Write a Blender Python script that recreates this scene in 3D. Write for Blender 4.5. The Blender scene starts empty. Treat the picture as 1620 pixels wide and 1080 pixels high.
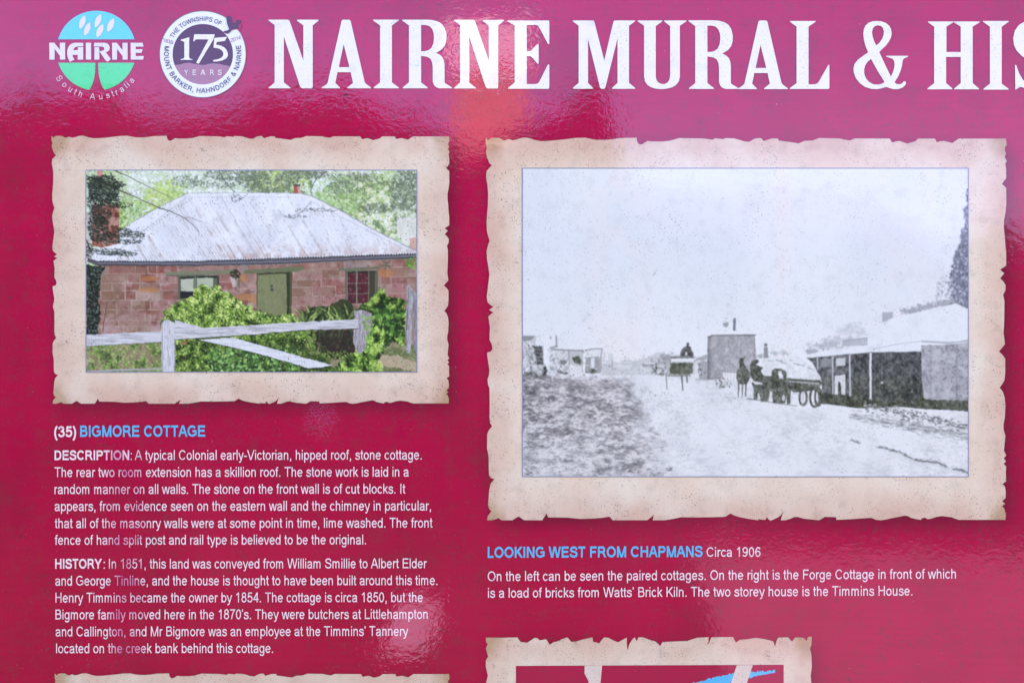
import bpy, bmesh, math, random
import numpy as np
from mathutils import Vector, Matrix
from mathutils.geometry import delaunay_2d_cdt, tessellate_polygon

C = bpy.context.scene.collection
R = math.radians
S = 0.0005                      # metres per print unit (one unit = one pixel of the photograph's width of 1620)
ZC = 1.45                       # height of the middle of the view above the ground


def P(x, y):
    """print units (right, down) -> metres on the face of the sign"""
    return ((x - 810) * S, ZC + (540 - y) * S)


# ------------------------------------------------------------------ camera
scene = bpy.context.scene
cam_d = bpy.data.cameras.new('camera')
cam = bpy.data.objects.new('camera', cam_d)
C.objects.link(cam)
CAM_DIST = 1.0
cam.location = (0, -CAM_DIST, ZC)
cam.rotation_euler = (R(90), 0, 0)
cam_d.sensor_width = 36
cam_d.lens = 36 * CAM_DIST / (1620 * S)
cam_d.clip_start = 0.02
cam_d.clip_end = 500
scene.camera = cam

# ------------------------------------------------------------------ sky and sun
SUN_EL, SUN_AZ = 42.0, 25.0      # the sun stands behind the sign, so its face is in open shade
world = bpy.data.worlds.new('World')
scene.world = world
world.use_nodes = True
wn = world.node_tree
sky = wn.nodes.new('ShaderNodeTexSky')
sky.sky_type = 'NISHITA'
sky.sun_disc = False
sky.sun_elevation = R(SUN_EL)
sky.sun_rotation = R(SUN_AZ)
sky.dust_density = 0.4
sky.ozone_density = 3.5
bg = wn.nodes['Background']
bg.inputs['Strength'].default_value = 0.08
wn.links.new(sky.outputs[0], bg.inputs[0])
sun_d = bpy.data.lights.new('sun', 'SUN')
sun_d.energy = 5.0
sun_d.angle = R(0.5)
sun_d.color = (1.0, 0.93, 0.83)
sun = bpy.data.objects.new('sun', sun_d)
C.objects.link(sun)
to_sun = Vector((math.sin(R(SUN_AZ)) * math.cos(R(SUN_EL)), math.cos(R(SUN_AZ)) * math.cos(R(SUN_EL)), math.sin(R(SUN_EL))))
sun.rotation_euler = to_sun.to_track_quat('Z', 'Y').to_euler()
sun.location = (4, 6, 8)
vs = scene.view_settings
vs.view_transform = 'Standard'
vs.look = 'None'
vs.gamma = 1.0
vs.exposure = 3.52


# ------------------------------------------------------------------ helpers
def lin(c):
    c = np.asarray(c, dtype=float) / 255.0
    return np.where(c <= 0.04045, c / 12.92, ((c + 0.055) / 1.055) ** 2.4)


def L4(c):
    a = lin(c)
    return (float(a[0]), float(a[1]), float(a[2]), 1.0)


def link(name, me, mat, parent=None):
    me.name = name
    o = bpy.data.objects.new(name, me)
    C.objects.link(o)
    if mat is not None:
        me.materials.append(mat)
    if parent is not None:
        o.parent = parent
    return o


LAYER = {'parch': 0.0003, 'photo': 0.0006, 'line': 0.0008, 'ink': 0.0003, 'ink2': 0.0006, 'ink3': 0.0009, 'ink4': 0.0012}


def area2(p):
    return sum(p[i][0] * p[(i + 1) % len(p)][1] - p[(i + 1) % len(p)][0] * p[i][1] for i in range(len(p)))


def flat_from_tris(verts, tris, z):
    """verts in print units; faces turned to the viewer (-Y)"""
    v3 = []
    for (x, y) in verts:
        X, Z = P(x, y)
        v3.append((X, -z, Z))
    out = []
    for t in tris:
        a, b, c = (v3[i] for i in t)
        ny = (b[2] - a[2]) * (c[0] - a[0]) - (b[0] - a[0]) * (c[2] - a[2])
        out.append(tuple(t) if ny < 0 else tuple(reversed(t)))
    me = bpy.data.meshes.new('flat')
    me.from_pydata(v3, [], out)
    me.update()
    return me


def union_mesh(polys, z, eps=1e-4):
    """union of several simple polygons as one flat triangulated mesh"""
    V, F = [], []
    for p in polys:
        q = list(p)
        if area2(q) < 0:
            q.reverse()
        F.append(list(range(len(V), len(V) + len(q))))
        V += [Vector((a[0], a[1])) for a in q]
    res = delaunay_2d_cdt(V, [], F, 0, eps)
    vo, fo = res[0], [f for f, src in zip(res[2], res[5]) if src]
    return flat_from_tris([(v.x, v.y) for v in vo], fo, z)


def holed_mesh(outer, holes, z):
    loops = [[Vector((a[0], a[1], 0)) for a in outer]] + [[Vector((a[0], a[1], 0)) for a in h] for h in holes]
    flat = [(v.x, v.y) for l in loops for v in l]
    return flat_from_tris(flat, tessellate_polygon(loops), z)


def join_meshes(mes, name='joined'):
    V, F, n = [], [], 0
    for m in mes:
        V += [tuple(v.co) for v in m.vertices]
        F += [tuple(i + n for i in f.vertices) for f in m.polygons]
        n = len(V)
    me = bpy.data.meshes.new(name)
    me.from_pydata(V, [], F)
    me.update()
    for m in mes:
        bpy.data.meshes.remove(m)
    return me


# ------------------------------------------------------------------ materials: print under one wrinkled glossy laminate
def group_bump():
    """height (m) of the wrinkled laminate over the whole sign, from object coordinates"""
    g = bpy.data.node_groups.new('laminate_relief', 'ShaderNodeTree')
    g.interface.new_socket('Normal', in_out='OUTPUT', socket_type='NodeSocketVector')
    N, K = g.nodes, g.links
    out = N.new('NodeGroupOutput')
    tc = N.new('ShaderNodeTexCoord')

    def noise(scale, detail, sx=1, sz=1, rough=0.55, dist=0.0):
        mp = N.new('ShaderNodeMapping')
        mp.inputs['Scale'].default_value = (sx, 0, sz)
        K.new(tc.outputs['Object'], mp.inputs[0])
        n = N.new('ShaderNodeTexNoise')
        n.inputs['Scale'].default_value = scale
        n.inputs['Detail'].default_value = detail
        n.inputs['Roughness'].default_value = rough
        n.inputs['Distortion'].default_value = dist
        K.new(mp.outputs[0], n.inputs['Vector'])
        return n.outputs['Fac']

    def mul(a, k):
        m = N.new('ShaderNodeMath')
        m.operation = 'MULTIPLY'
        K.new(a, m.inputs[0])
        if isinstance(k, float):
            m.inputs[1].default_value = k
        else:
            K.new(k, m.inputs[1])
        return m.outputs[0]

    def add(a, b):
        m = N.new('ShaderNodeMath')
        m.operation = 'ADD'
        K.new(a, m.inputs[0])
        K.new(b, m.inputs[1])
        return m.outputs[0]
    # crinkled in patches, nearly flat between them
    patch = N.new('ShaderNodeMapRange')
    for k_, v_ in (('From Min', 0.36), ('From Max', 0.62), ('To Min', 0.25), ('To Max', 1.25)):
        patch.inputs[k_].default_value = v_
    K.new(noise(11, 3), patch.inputs['Value'])
    fine = mul(mul(noise(250, 1.6, 1, 1.3, 0.5, 0.8), patch.outputs[0]), 3.4e-5)
    mid = mul(noise(85, 2, 1, 1.5, 0.5, 0.6), 3.6e-5)
    broad = mul(noise(14, 1), 2.0e-4)
    h = add(add(fine, mid), broad)
    # a round blister in the laminate under the cottage print
    bx, bz = P(508, 664)
    sub = N.new('ShaderNodeVectorMath')
    sub.operation = 'SUBTRACT'
    sub.inputs[1].default_value = (bx, 0, bz)
    K.new(tc.outputs['Object'], sub.inputs[0])
    flat = N.new('ShaderNodeVectorMath')
    flat.operation = 'MULTIPLY'
    flat.inputs[1].default_value = (1, 0, 1)
    K.new(sub.outputs[0], flat.inputs[0])
    ln = N.new('ShaderNodeVectorMath')
    ln.operation = 'LENGTH'
    K.new(flat.outputs[0], ln.inputs[0])
    mr = N.new('ShaderNodeMapRange')
    mr.interpolation_type = 'SMOOTHSTEP'
    mr.inputs['From Min'].default_value = 0.0
    mr.inputs['From Max'].default_value = 0.024
    mr.inputs['To Min'].default_value = 1.0
    mr.inputs['To Max'].default_value = 0.0
    K.new(ln.outputs['Value'], mr.inputs['Value'])
    h = add(h, mul(mr.outputs[0], mul(noise(260, 2, 1, 1, 0.5, 2.0), 1.0e-3)))
    b = N.new('ShaderNodeBump')
    b.inputs['Strength'].default_value = 1.0
    b.inputs['Distance'].default_value = 1.0
    K.new(h, b.inputs['Height'])
    K.new(b.outputs[0], out.inputs[0])
    return g


def group_dirt():
    """mould specks, pale scuffs and stains that lie over every print"""
    g = bpy.data.node_groups.new('weathering', 'ShaderNodeTree')
    g.interface.new_socket('Color', in_out='INPUT', socket_type='NodeSocketColor')
    s = g.interface.new_socket('Speck', in_out='INPUT', socket_type='NodeSocketFloat')
    s.default_value = 1.0
    g.interface.new_socket('Color', in_out='OUTPUT', socket_type='NodeSocketColor')
    N, K = g.nodes, g.links
    gi, out = N.new('NodeGroupInput'), N.new('NodeGroupOutput')
    tc = N.new('ShaderNodeTexCoord')

    def noise(scale, detail, off=0.0, dist=0.0):
        mp = N.new('ShaderNodeMapping')
        mp.inputs['Location'].default_value = (off, off, off * 0.7)
        K.new(tc.outputs['Object'], mp.inputs[0])
        n = N.new('ShaderNodeTexNoise')
        n.inputs['Scale'].default_value = scale
        n.inputs['Detail'].default_value = detail
        n.inputs['Distortion'].default_value = dist
        K.new(mp.outputs[0], n.inputs['Vector'])
        return n.outputs['Fac']

    def rng(a, f0, f1, t0=0.0, t1=1.0):
        m = N.new('ShaderNodeMapRange')
        m.clamp = True
        for k, v in (('From Min', f0), ('From Max', f1), ('To Min', t0), ('To Max', t1)):
            m.inputs[k].default_value = v
        K.new(a, m.inputs['Value'])
        return m.outputs[0]

    def mul(a, b):
        m = N.new('ShaderNodeMath')
        m.operation = 'MULTIPLY'
        for i, v in enumerate((a, b)):
            if isinstance(v, float):
                m.inputs[i].default_value = v
            else:
                K.new(v, m.inputs[i])
        return m.outputs[0]

    def mix(fac, a, col):
        m = N.new('ShaderNodeMix')
        m.data_type = 'RGBA'
        K.new(fac, m.inputs[0])
        K.new(a, m.inputs[6])
        m.inputs[7].default_value = col
        return m.outputs[2]

    def cells(scale, r0, r1, off):
        mp = N.new('ShaderNodeMapping')
        mp.inputs['Location'].default_value = (off, 0, off * 0.3)
        mp.inputs['Scale'].default_value = (1, 0.0, 1)
        K.new(tc.outputs['Object'], mp.inputs[0])
        wob = N.new('ShaderNodeTexNoise')
        wob.inputs['Scale'].default_value = scale * 1.5
        K.new(mp.outputs[0], wob.inputs['Vector'])
        sc = N.new('ShaderNodeVectorMath')
        sc.operation = 'MULTIPLY_ADD'
        sc.inputs[1].default_value = (1.2 / scale,) * 3
        K.new(wob.outputs['Color'], sc.inputs[0])
        K.new(mp.outputs[0], sc.inputs[2])
        v = N.new('ShaderNodeTexVoronoi')
        v.inputs['Scale'].default_value = scale
        K.new(sc.outputs[0], v.inputs['Vector'])
        size = N.new('ShaderNodeSeparateColor')
        K.new(v.outputs['Color'], size.inputs[0])
        thr = rng(size.outputs[0], 0.0, 1.0, r0, r1)
        lt = N.new('ShaderNodeMath')
        lt.operation = 'SUBTRACT'
        K.new(thr, lt.inputs[0])
        K.new(v.outputs['Distance'], lt.inputs[1])
        return rng(lt.outputs[0], 0.0, 0.12), size.outputs[1]
    col = gi.outputs['Color']
    # brown-grey clouding
    cloud = mul(rng(noise(90, 8, 3.1), 0.52, 0.78), 0.16)
    col = mix(mul(cloud, gi.outputs['Speck']), col, L4((105, 60, 62)))
    # small mould specks that gather in patches
    clump = rng(noise(34, 5, 7.7, 0.8), 0.40, 0.66)
    s1, r1 = cells(700, -0.25, 0.46, 0.0)
    col = mix(mul(mul(mul(s1, clump), 0.62), gi.outputs['Speck']), col, L4((72, 58, 60)))
    s2, r2 = cells(1150, -0.1, 0.46, 4.0)
    clump2 = rng(noise(60, 3, 1.3, 1.0), 0.42, 0.68)
    col = mix(mul(mul(mul(s2, clump2), 0.55), gi.outputs['Speck']), col, L4((90, 72, 74)))
    # a few bigger dark marks
    s3, r3 = cells(110, -0.75, 0.16, 9.0)
    col = mix(mul(mul(s3, 0.6), gi.outputs['Speck']), col, L4((62, 48, 50)))
    # tiny pale chips
    s4, r4 = cells(260, -0.8, 0.13, 13.0)
    col = mix(mul(s4, 0.45), col, L4((225, 215, 225)))
    # even warm tint on all colours, offsetting the blue cast of the skylight
    tint = N.new('ShaderNodeMix')
    tint.data_type = 'RGBA'
    tint.blend_type = 'MULTIPLY'
    tint.inputs[0].default_value = 1.0
    tint.inputs[7].default_value = SKY_CAST_TINT
    K.new(col, tint.inputs[6])
    K.new(tint.outputs[2], out.inputs[0])
    return g


SKY_CAST_TINT = (1.0, 0.775, 0.65, 1.0)
G_BUMP, G_DIRT = group_bump(), group_dirt()
GLOSS = 0.045


def print_mat(name, color=None, speck=1.0, build=None, rough=None):
    m = bpy.data.materials.new(name)
    m.use_nodes = True
    N, K = m.node_tree.nodes, m.node_tree.links
    b = N['Principled BSDF']
    b.inputs['Roughness'].default_value = GLOSS if rough is None else rough
    b.inputs['IOR'].default_value = 1.45
    b.inputs['Specular Tint'].default_value = (1.0, 0.66, 1.0, 1.0)      # reflections are coloured magenta here, to turn the mirrored sky purple
    gb = N.new('ShaderNodeGroup')
    gb.node_tree = G_BUMP
    K.new(gb.outputs[0], b.inputs['Normal'])
    gd = N.new('ShaderNodeGroup')
    gd.node_tree = G_DIRT
    gd.inputs['Speck'].default_value = speck
    K.new(gd.outputs[0], b.inputs['Base Color'])
    if build is not None:
        K.new(build(N, K), gd.inputs['Color'])
    else:
        gd.inputs['Color'].default_value = L4(color)
    return m


def attr_color(N, K):
    a = N.new('ShaderNodeAttribute')
    a.attribute_name = 'ink'
    return a.outputs['Color']


def nd_noise(N, K, tc, scale, detail, stretch=(1, 1, 1), off=0.0):
    mp = N.new('ShaderNodeMapping')
    mp.inputs['Scale'].default_value = stretch
    mp.inputs['Location'].default_value = (off, off, off)
    K.new(tc.outputs['Object'], mp.inputs[0])
    n = N.new('ShaderNodeTexNoise')
    n.inputs['Scale'].default_value = scale
    n.inputs['Detail'].default_value = detail
    K.new(mp.outputs[0], n.inputs['Vector'])
    return n.outputs['Fac']


def nd_rng(N, K, a, f0, f1, t0=0.0, t1=1.0, smooth=False):
    m = N.new('ShaderNodeMapRange')
    if smooth:
        m.interpolation_type = 'SMOOTHSTEP'
    for k, v in (('From Min', f0), ('From Max', f1), ('To Min', t0), ('To Max', t1)):
        m.inputs[k].default_value = v
    K.new(a, m.inputs['Value'])
    return m.outputs[0]


def nd_mix(N, K, fac, a, b, blend='MIX'):
    m = N.new('ShaderNodeMix')
    m.data_type = 'RGBA'
    m.blend_type = blend
    for i, v in ((0, fac), (6, a), (7, b)):
        if isinstance(v, (int, float)) or isinstance(v, tuple):
            m.inputs[i].default_value = v
        else:
            K.new(v, m.inputs[i])
    return m.outputs[2]


def panel_ink(N, K):
    tc = N.new('ShaderNodeTexCoord')
    col = attr_color(N, K)
    streak = nd_noise(N, K, tc, 40, 5, (0.35, 1, 7))
    col = nd_mix(N, K, nd_rng(N, K, streak, 0.35, 0.7, 0.0, 0.16), col, L4((130, 8, 52)))
    blot = nd_noise(N, K, tc, 16, 8, (1, 1, 1), 5.0)
    col = nd_mix(N, K, nd_rng(N, K, blot, 0.48, 0.72, 0.0, 0.5), col, L4((138, 26, 58)))
    dust = nd_noise(N, K, tc, 7, 9, (1, 1, 0.6), 15.0)
    col = nd_mix(N, K, nd_rng(N, K, dust, 0.5, 0.72, 0.0, 0.3), col, L4((190, 40, 84)))
    return col


def parch_ink(x0, y0, x1, y1):
    cx, cz = P((x0 + x1) / 2, (y0 + y1) / 2)
    hx, hz = (x1 - x0) / 2 * S, (y1 - y0) / 2 * S

    def build(N, K):
        tc = N.new('ShaderNodeTexCoord')
        sub = N.new('ShaderNodeVectorMath')
        sub.operation = 'SUBTRACT'
        sub.inputs[1].default_value = (cx, 0, cz)
        K.new(tc.outputs['Object'], sub.inputs[0])
        ab = N.new('ShaderNodeVectorMath')
        ab.operation = 'ABSOLUTE'
        K.new(sub.outputs[0], ab.inputs[0])
        sp = N.new('ShaderNodeSeparateXYZ')
        K.new(ab.outputs[0], sp.inputs[0])

        def math_(op, a, b):
            m = N.new('ShaderNodeMath')
            m.operation = op
            for i, v in enumerate((a, b)):
                if isinstance(v, float):
                    m.inputs[i].default_value = v
                else:
                    K.new(v, m.inputs[i])
            return m.outputs[0]
        ex = nd_rng(N, K, sp.outputs[0], hx - 0.030, hx, 0, 1, True)
        ez = nd_rng(N, K, sp.outputs[2], hz - 0.030, hz, 0, 1, True)
        edge = math_('MAXIMUM', ex, ez)
        n1 = nd_noise(N, K, tc, 26, 6, (1, 1, 1), 2.0)
        n2 = nd_noise(N, K, tc, 60, 7, (1, 1, 1), 6.0)
        n3 = nd_noise(N, K, tc, 9, 4, (1, 1, 1), 11.0)
        col = nd_mix(N, K, nd_rng(N, K, n1, 0.36, 0.68), L4((237, 224, 214)), L4((230, 205, 190)))
        col = nd_mix(N, K, nd_rng(N, K, n3, 0.4, 0.62, 0.0, 0.5), col, L4((236, 212, 196)))
        en = math_('MULTIPLY', edge, nd_rng(N, K, n1, 0.3, 0.62, 0.35, 1.0))
        col = nd_mix(N, K, math_('MULTIPLY', en, 0.8), col, L4((214, 174, 162)))
        col = nd_mix(N, K, nd_rng(N, K, n2, 0.5, 0.8, 0.0, 0.38), col, L4((212, 186, 176)))
        # yellow-brown corners
        kx = nd_rng(N, K, sp.outputs[0], hx - 0.016, hx - 0.001)
        kz = nd_rng(N, K, sp.outputs[2], hz - 0.020, hz - 0.001)
        kk = math_('MULTIPLY', math_('MULTIPLY', kx, kz), nd_rng(N, K, n2, 0.3, 0.6, 0.4, 1.0))
        col = nd_mix(N, K, math_('MINIMUM', math_('MULTIPLY', kk, 1.5), 0.6), col, L4((172, 134, 90)))
        return col
    return build


def text_ink(base, faded):
    """white lettering whose ink has worn pink in one upright strip"""
    def build(N, K):
        tc = N.new('ShaderNodeTexCoord')
        sp = N.new('ShaderNodeSeparateXYZ')
        K.new(tc.outputs['Object'], sp.inputs[0])
        a = N.new('ShaderNodeMath')
        a.operation = 'ADD'
        a.inputs[1].default_value = -P(200, 0)[0]
        K.new(sp.outputs[0], a.inputs[0])
        b = N.new('ShaderNodeMath')
        b.operation = 'ABSOLUTE'
        K.new(a.outputs[0], b.inputs[0])
        band = nd_rng(N, K, b.outputs[0], 0.006, 0.022, 1.0, 0.0, True)
        n = nd_noise(N, K, tc, 60, 4, (1, 1, 1), 3.0)
        m = N.new('ShaderNodeMath')
        m.operation = 'MULTIPLY'
        K.new(band, m.inputs[0])
        K.new(nd_rng(N, K, n, 0.38, 0.58, 0.1, 0.8), m.inputs[1])
        col = nd_mix(N, K, m.outputs[0], L4(base), L4(faded))
        n4 = nd_noise(N, K, tc, 240, 3, (1, 1, 1), 1.0)
        return nd_mix(N, K, nd_rng(N, K, n4, 0.52, 0.75, 0.0, 0.45), col, L4(faded))
    return build


M_PANEL = print_mat('crimson_panel_print', build=panel_ink, speck=2.0)
M_WHITE = print_mat('white_headline_ink', (241, 236, 236), 0.8)
M_TEXT = print_mat('pale_text_ink', build=text_ink((250, 226, 242), (205, 95, 160)), speck=0.5)
M_BLUE = print_mat('blue_text_ink', (92, 188, 248), 0.6)
M_CYAN = print_mat('logo_sky_blue', (100, 212, 255), 0.3)
M_GREEN = print_mat('logo_green', (88, 222, 152), 0.6)
M_LILAC = print_mat('logo_leaf_lilac', (232, 224, 246), 0.4)
M_PLUM = print_mat('badge_plum', (82, 42, 64), 0.4)
M_MAUVE = print_mat('badge_mauve', (170, 120, 144), 0.8)
M_NAVY = print_mat('badge_lettering_dark', (38, 40, 66), 0.2)
M_ROSE = print_mat('badge_year_red', (150, 56, 80), 0.2)
M_OLIVE = print_mat('badge_rim_brown', (128, 84, 96), 0.5)
M_SKYLINE = print_mat('print_outline', (146, 148, 188), 0.4)
M_MAROON = print_mat('dark_crimson_print', (174, 30, 76), 1.2)
M_CREAM = print_mat('cream_print', (228, 208, 204), 1.0)
M_PHOTO = print_mat('photograph_ink', build=attr_color, speck=1.15)
M_PHOTO_BW = print_mat('monochrome_photograph_ink', build=attr_color, speck=0.7)


def plain(name, col, rough=0.8, col2=None, scale=8.0, spec=0.5):
    m = bpy.data.materials.new(name)
    m.use_nodes = True
    N, K = m.node_tree.nodes, m.node_tree.links
    b = N['Principled BSDF']
    b.inputs['Roughness'].default_value = rough
    b.inputs['Specular IOR Level'].default_value = spec
    tc = N.new('ShaderNodeTexCoord')
    n = nd_noise(N, K, tc, scale, 6)
    K.new(nd_mix(N, K, nd_rng(N, K, n, 0.35, 0.65), tuple(col) + (1,), tuple(col2 or col) + (1,)), b.inputs['Base Color'])
    return m


# ------------------------------------------------------------------ the sign itself
sign = bpy.data.objects.new('information_sign', None)
C.objects.link(sign)
sign['label'] = 'glossy crimson history sign with torn-edged prints, white headline and small text'
sign['category'] = 'information sign'

PX0, PX1, PY0, PY1 = -70.0, 1720.0, -60.0, 1240.0       # the panel runs on past the view on every side


def shadow_at(X, Y, rect, blur=16.0, off=(9.0, 10.0)):
    """soft printed drop shadow of a parchment (part of the graphic design)"""
    x0, y0, x1, y1 = rect
    def s(v, a, b):
        return 0.5 * (np.tanh((v - a) / blur) - np.tanh((v - b) / blur))
    return s(X, x0 + off[0], x1 + off[0]) * s(Y, y0 + off[1], y1 + off[1])


RECTS = [(83, 215, 711, 638), (770, 218, 1592, 822), (88, 1064, 711, 1500), (768, 1008, 1284, 1420)]


def vnoise(h, w, cell, seed, octaves=4, aniso=1.0, gain=0.5):
    """value noise 0..1 on an h x w raster; cell = size of the largest feature"""
    rg = np.random.RandomState(seed)
    out = np.zeros((h, w))
    amp, tot = 1.0, 0.0
    cy, cx = float(cell), float(cell) * aniso
    for _ in range(octaves):
        gy, gx = max(2, int(h / cy) + 3), max(2, int(w / cx) + 3)
        g = rg.rand(gy, gx)
        y = np.arange(h) / cy
        x = np.arange(w) / cx
        yi, xi = y.astype(int), x.astype(int)
        fy, fx = y - yi, x - xi
        fy, fx = fy * fy * (3 - 2 * fy), fx * fx * (3 - 2 * fx)
        yi, xi = np.minimum(yi, gy - 2), np.minimum(xi, gx - 2)
        a = g[yi][:, xi] * (1 - fx) + g[yi][:, xi + 1] * fx
        b = g[yi + 1][:, xi] * (1 - fx) + g[yi + 1][:, xi + 1] * fx
        out += amp * (a * (1 - fy)[:, None] + b * fy[:, None])
        tot += amp
        amp *= gain
        cy, cx = max(1.0, cy / 2), max(1.0, cx / 2)
    return out / tot


def grid_meshes(name, xs, ys, col, z, region=None):
    """print raster as real faces: one vertex per sample, coloured by an attribute; returns {region id: mesh}"""
    h, w = len(ys), len(xs)
    X = (np.asarray(xs) - 810) * S
    Z = ZC + (540 - np.asarray(ys)) * S
    co = np.zeros((h, w, 3))
    co[..., 0] = X[None, :]
    co[..., 1] = -z
    co[..., 2] = Z[:, None]
    co = co.reshape(-1, 3)
    rgba = np.ones((h * w, 4))
    rgba[:, :3] = col.reshape(-1, 3)
    i = np.arange((h - 1) * w).reshape(h - 1, w)[:, :-1].ravel()
    quads = np.stack([i, i + w, i + w + 1, i + 1], 1)
    reg = np.zeros(len(quads), int) if region is None else region[:-1, :-1].ravel()
    out = {}
    for r in np.unique(reg):
        q = quads[reg == r]
        used, inv = np.unique(q.ravel(), return_inverse=True)
        me = bpy.data.meshes.new(name)
        me.vertices.add(len(used))
        me.vertices.foreach_set('co', co[used].astype(np.float32).ravel())
        me.loops.add(len(inv))
        me.loops.foreach_set('vertex_index', inv.astype(np.int32).ravel())
        me.polygons.add(len(q))
        me.polygons.foreach_set('loop_start', np.arange(0, len(inv), 4, dtype=np.int32))
        me.polygons.foreach_set('loop_total', np.full(len(q), 4, dtype=np.int32))
        me.update(calc_edges=True)
        a = me.color_attributes.new('ink', 'FLOAT_COLOR', 'POINT')
        a.data.foreach_set('color', rgba[used].astype(np.float32).ravel())
        out[int(r)] = me
    return out


def build_panel():
    xs = np.arange(PX0, PX1 + 1, 5.0)
    ys = np.arange(PY0, PY1 + 1, 5.0)
    X, Y = np.meshgrid(xs, ys)
    base = np.zeros(X.shape + (3,))
    a, b, c_ = lin((188, 2, 78)), lin((178, 5, 62)), lin((186, 8, 80))
    t = np.clip(Y / 1080, 0, 1)[..., None]
    u = np.clip((X - 600) / 900, 0, 1)[..., None]
    base[:] = a * (1 - t) + b * t
    base = base * (1 - 0.6 * u) + c_ * 0.6 * u
    base *= (0.94 + 0.12 * vnoise(*X.shape, 30, 5, 4))[..., None]
    sh = np.zeros(X.shape)
    for r in RECTS:
        sh = np.maximum(sh, shadow_at(X, Y, r))
    dark = lin((84, 20, 48))
    base = base * (1 - 0.8 * sh[..., None]) + dark * 0.8 * sh[..., None]
    me = grid_meshes('printed_face', xs, ys, base, 0.0)[0]
    link('printed_face', me, M_PANEL, sign)
    # the board behind the printed face, with its folded metal rim
    bm = bmesh.new()
    (ax, az), (bx_, bz) = P(PX0, PY1), P(PX1, PY0)
    bmesh.ops.create_cube(bm, size=1, matrix=Matrix.Translation(((ax + bx_) / 2, 0.0055, (az + bz) / 2)) @ Matrix.Diagonal((bx_ - ax, 0.010, bz - az, 1)))
    me = bpy.data.meshes.new('board')
    bm.to_mesh(me)
    bm.free()
    link('backing_board', me, plain('aluminium_board', (0.45, 0.46, 0.48), 0.45), sign)
    for (cx, cz, sx, sz) in (((ax + bx_) / 2, bz + 0.006, bx_ - ax + 0.024, 0.012), ((ax + bx_) / 2, az - 0.006, bx_ - ax + 0.024, 0.012),
                             (ax - 0.006, (az + bz) / 2, 0.012, bz - az), (bx_ + 0.006, (az + bz) / 2, 0.012, bz - az)):
        bm = bmesh.new()
        bmesh.ops.create_cube(bm, size=1, matrix=Matrix.Translation((cx, 0.004, cz)) @ Matrix.Diagonal((sx, 0.018, sz, 1)))
        bmesh.ops.bevel(bm, geom=bm.edges[:], offset=0.0015, segments=2, affect='EDGES')
        me = bpy.data.meshes.new('rim')
        bm.to_mesh(me)
        bm.free()
        link('edge_trim', me, M_RIM, sign)
    for x in (ax + 0.12, bx_ - 0.12):
        bm = bmesh.new()
        bmesh.ops.create_cube(bm, size=1, matrix=Matrix.Translation((x, 0.036, (bz + 0.02) / 2)) @ Matrix.Diagonal((0.05, 0.05, bz + 0.02, 1)))
        bmesh.ops.bevel(bm, geom=bm.edges[:], offset=0.004, segments=2, affect='EDGES')
        me = bpy.data.meshes.new('post')
        bm.to_mesh(me)
        bm.free()
        link('post', me, M_RIM, sign)


M_RIM = plain('dark_painted_steel', (0.05, 0.05, 0.055), 0.4)
build_panel()

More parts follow.
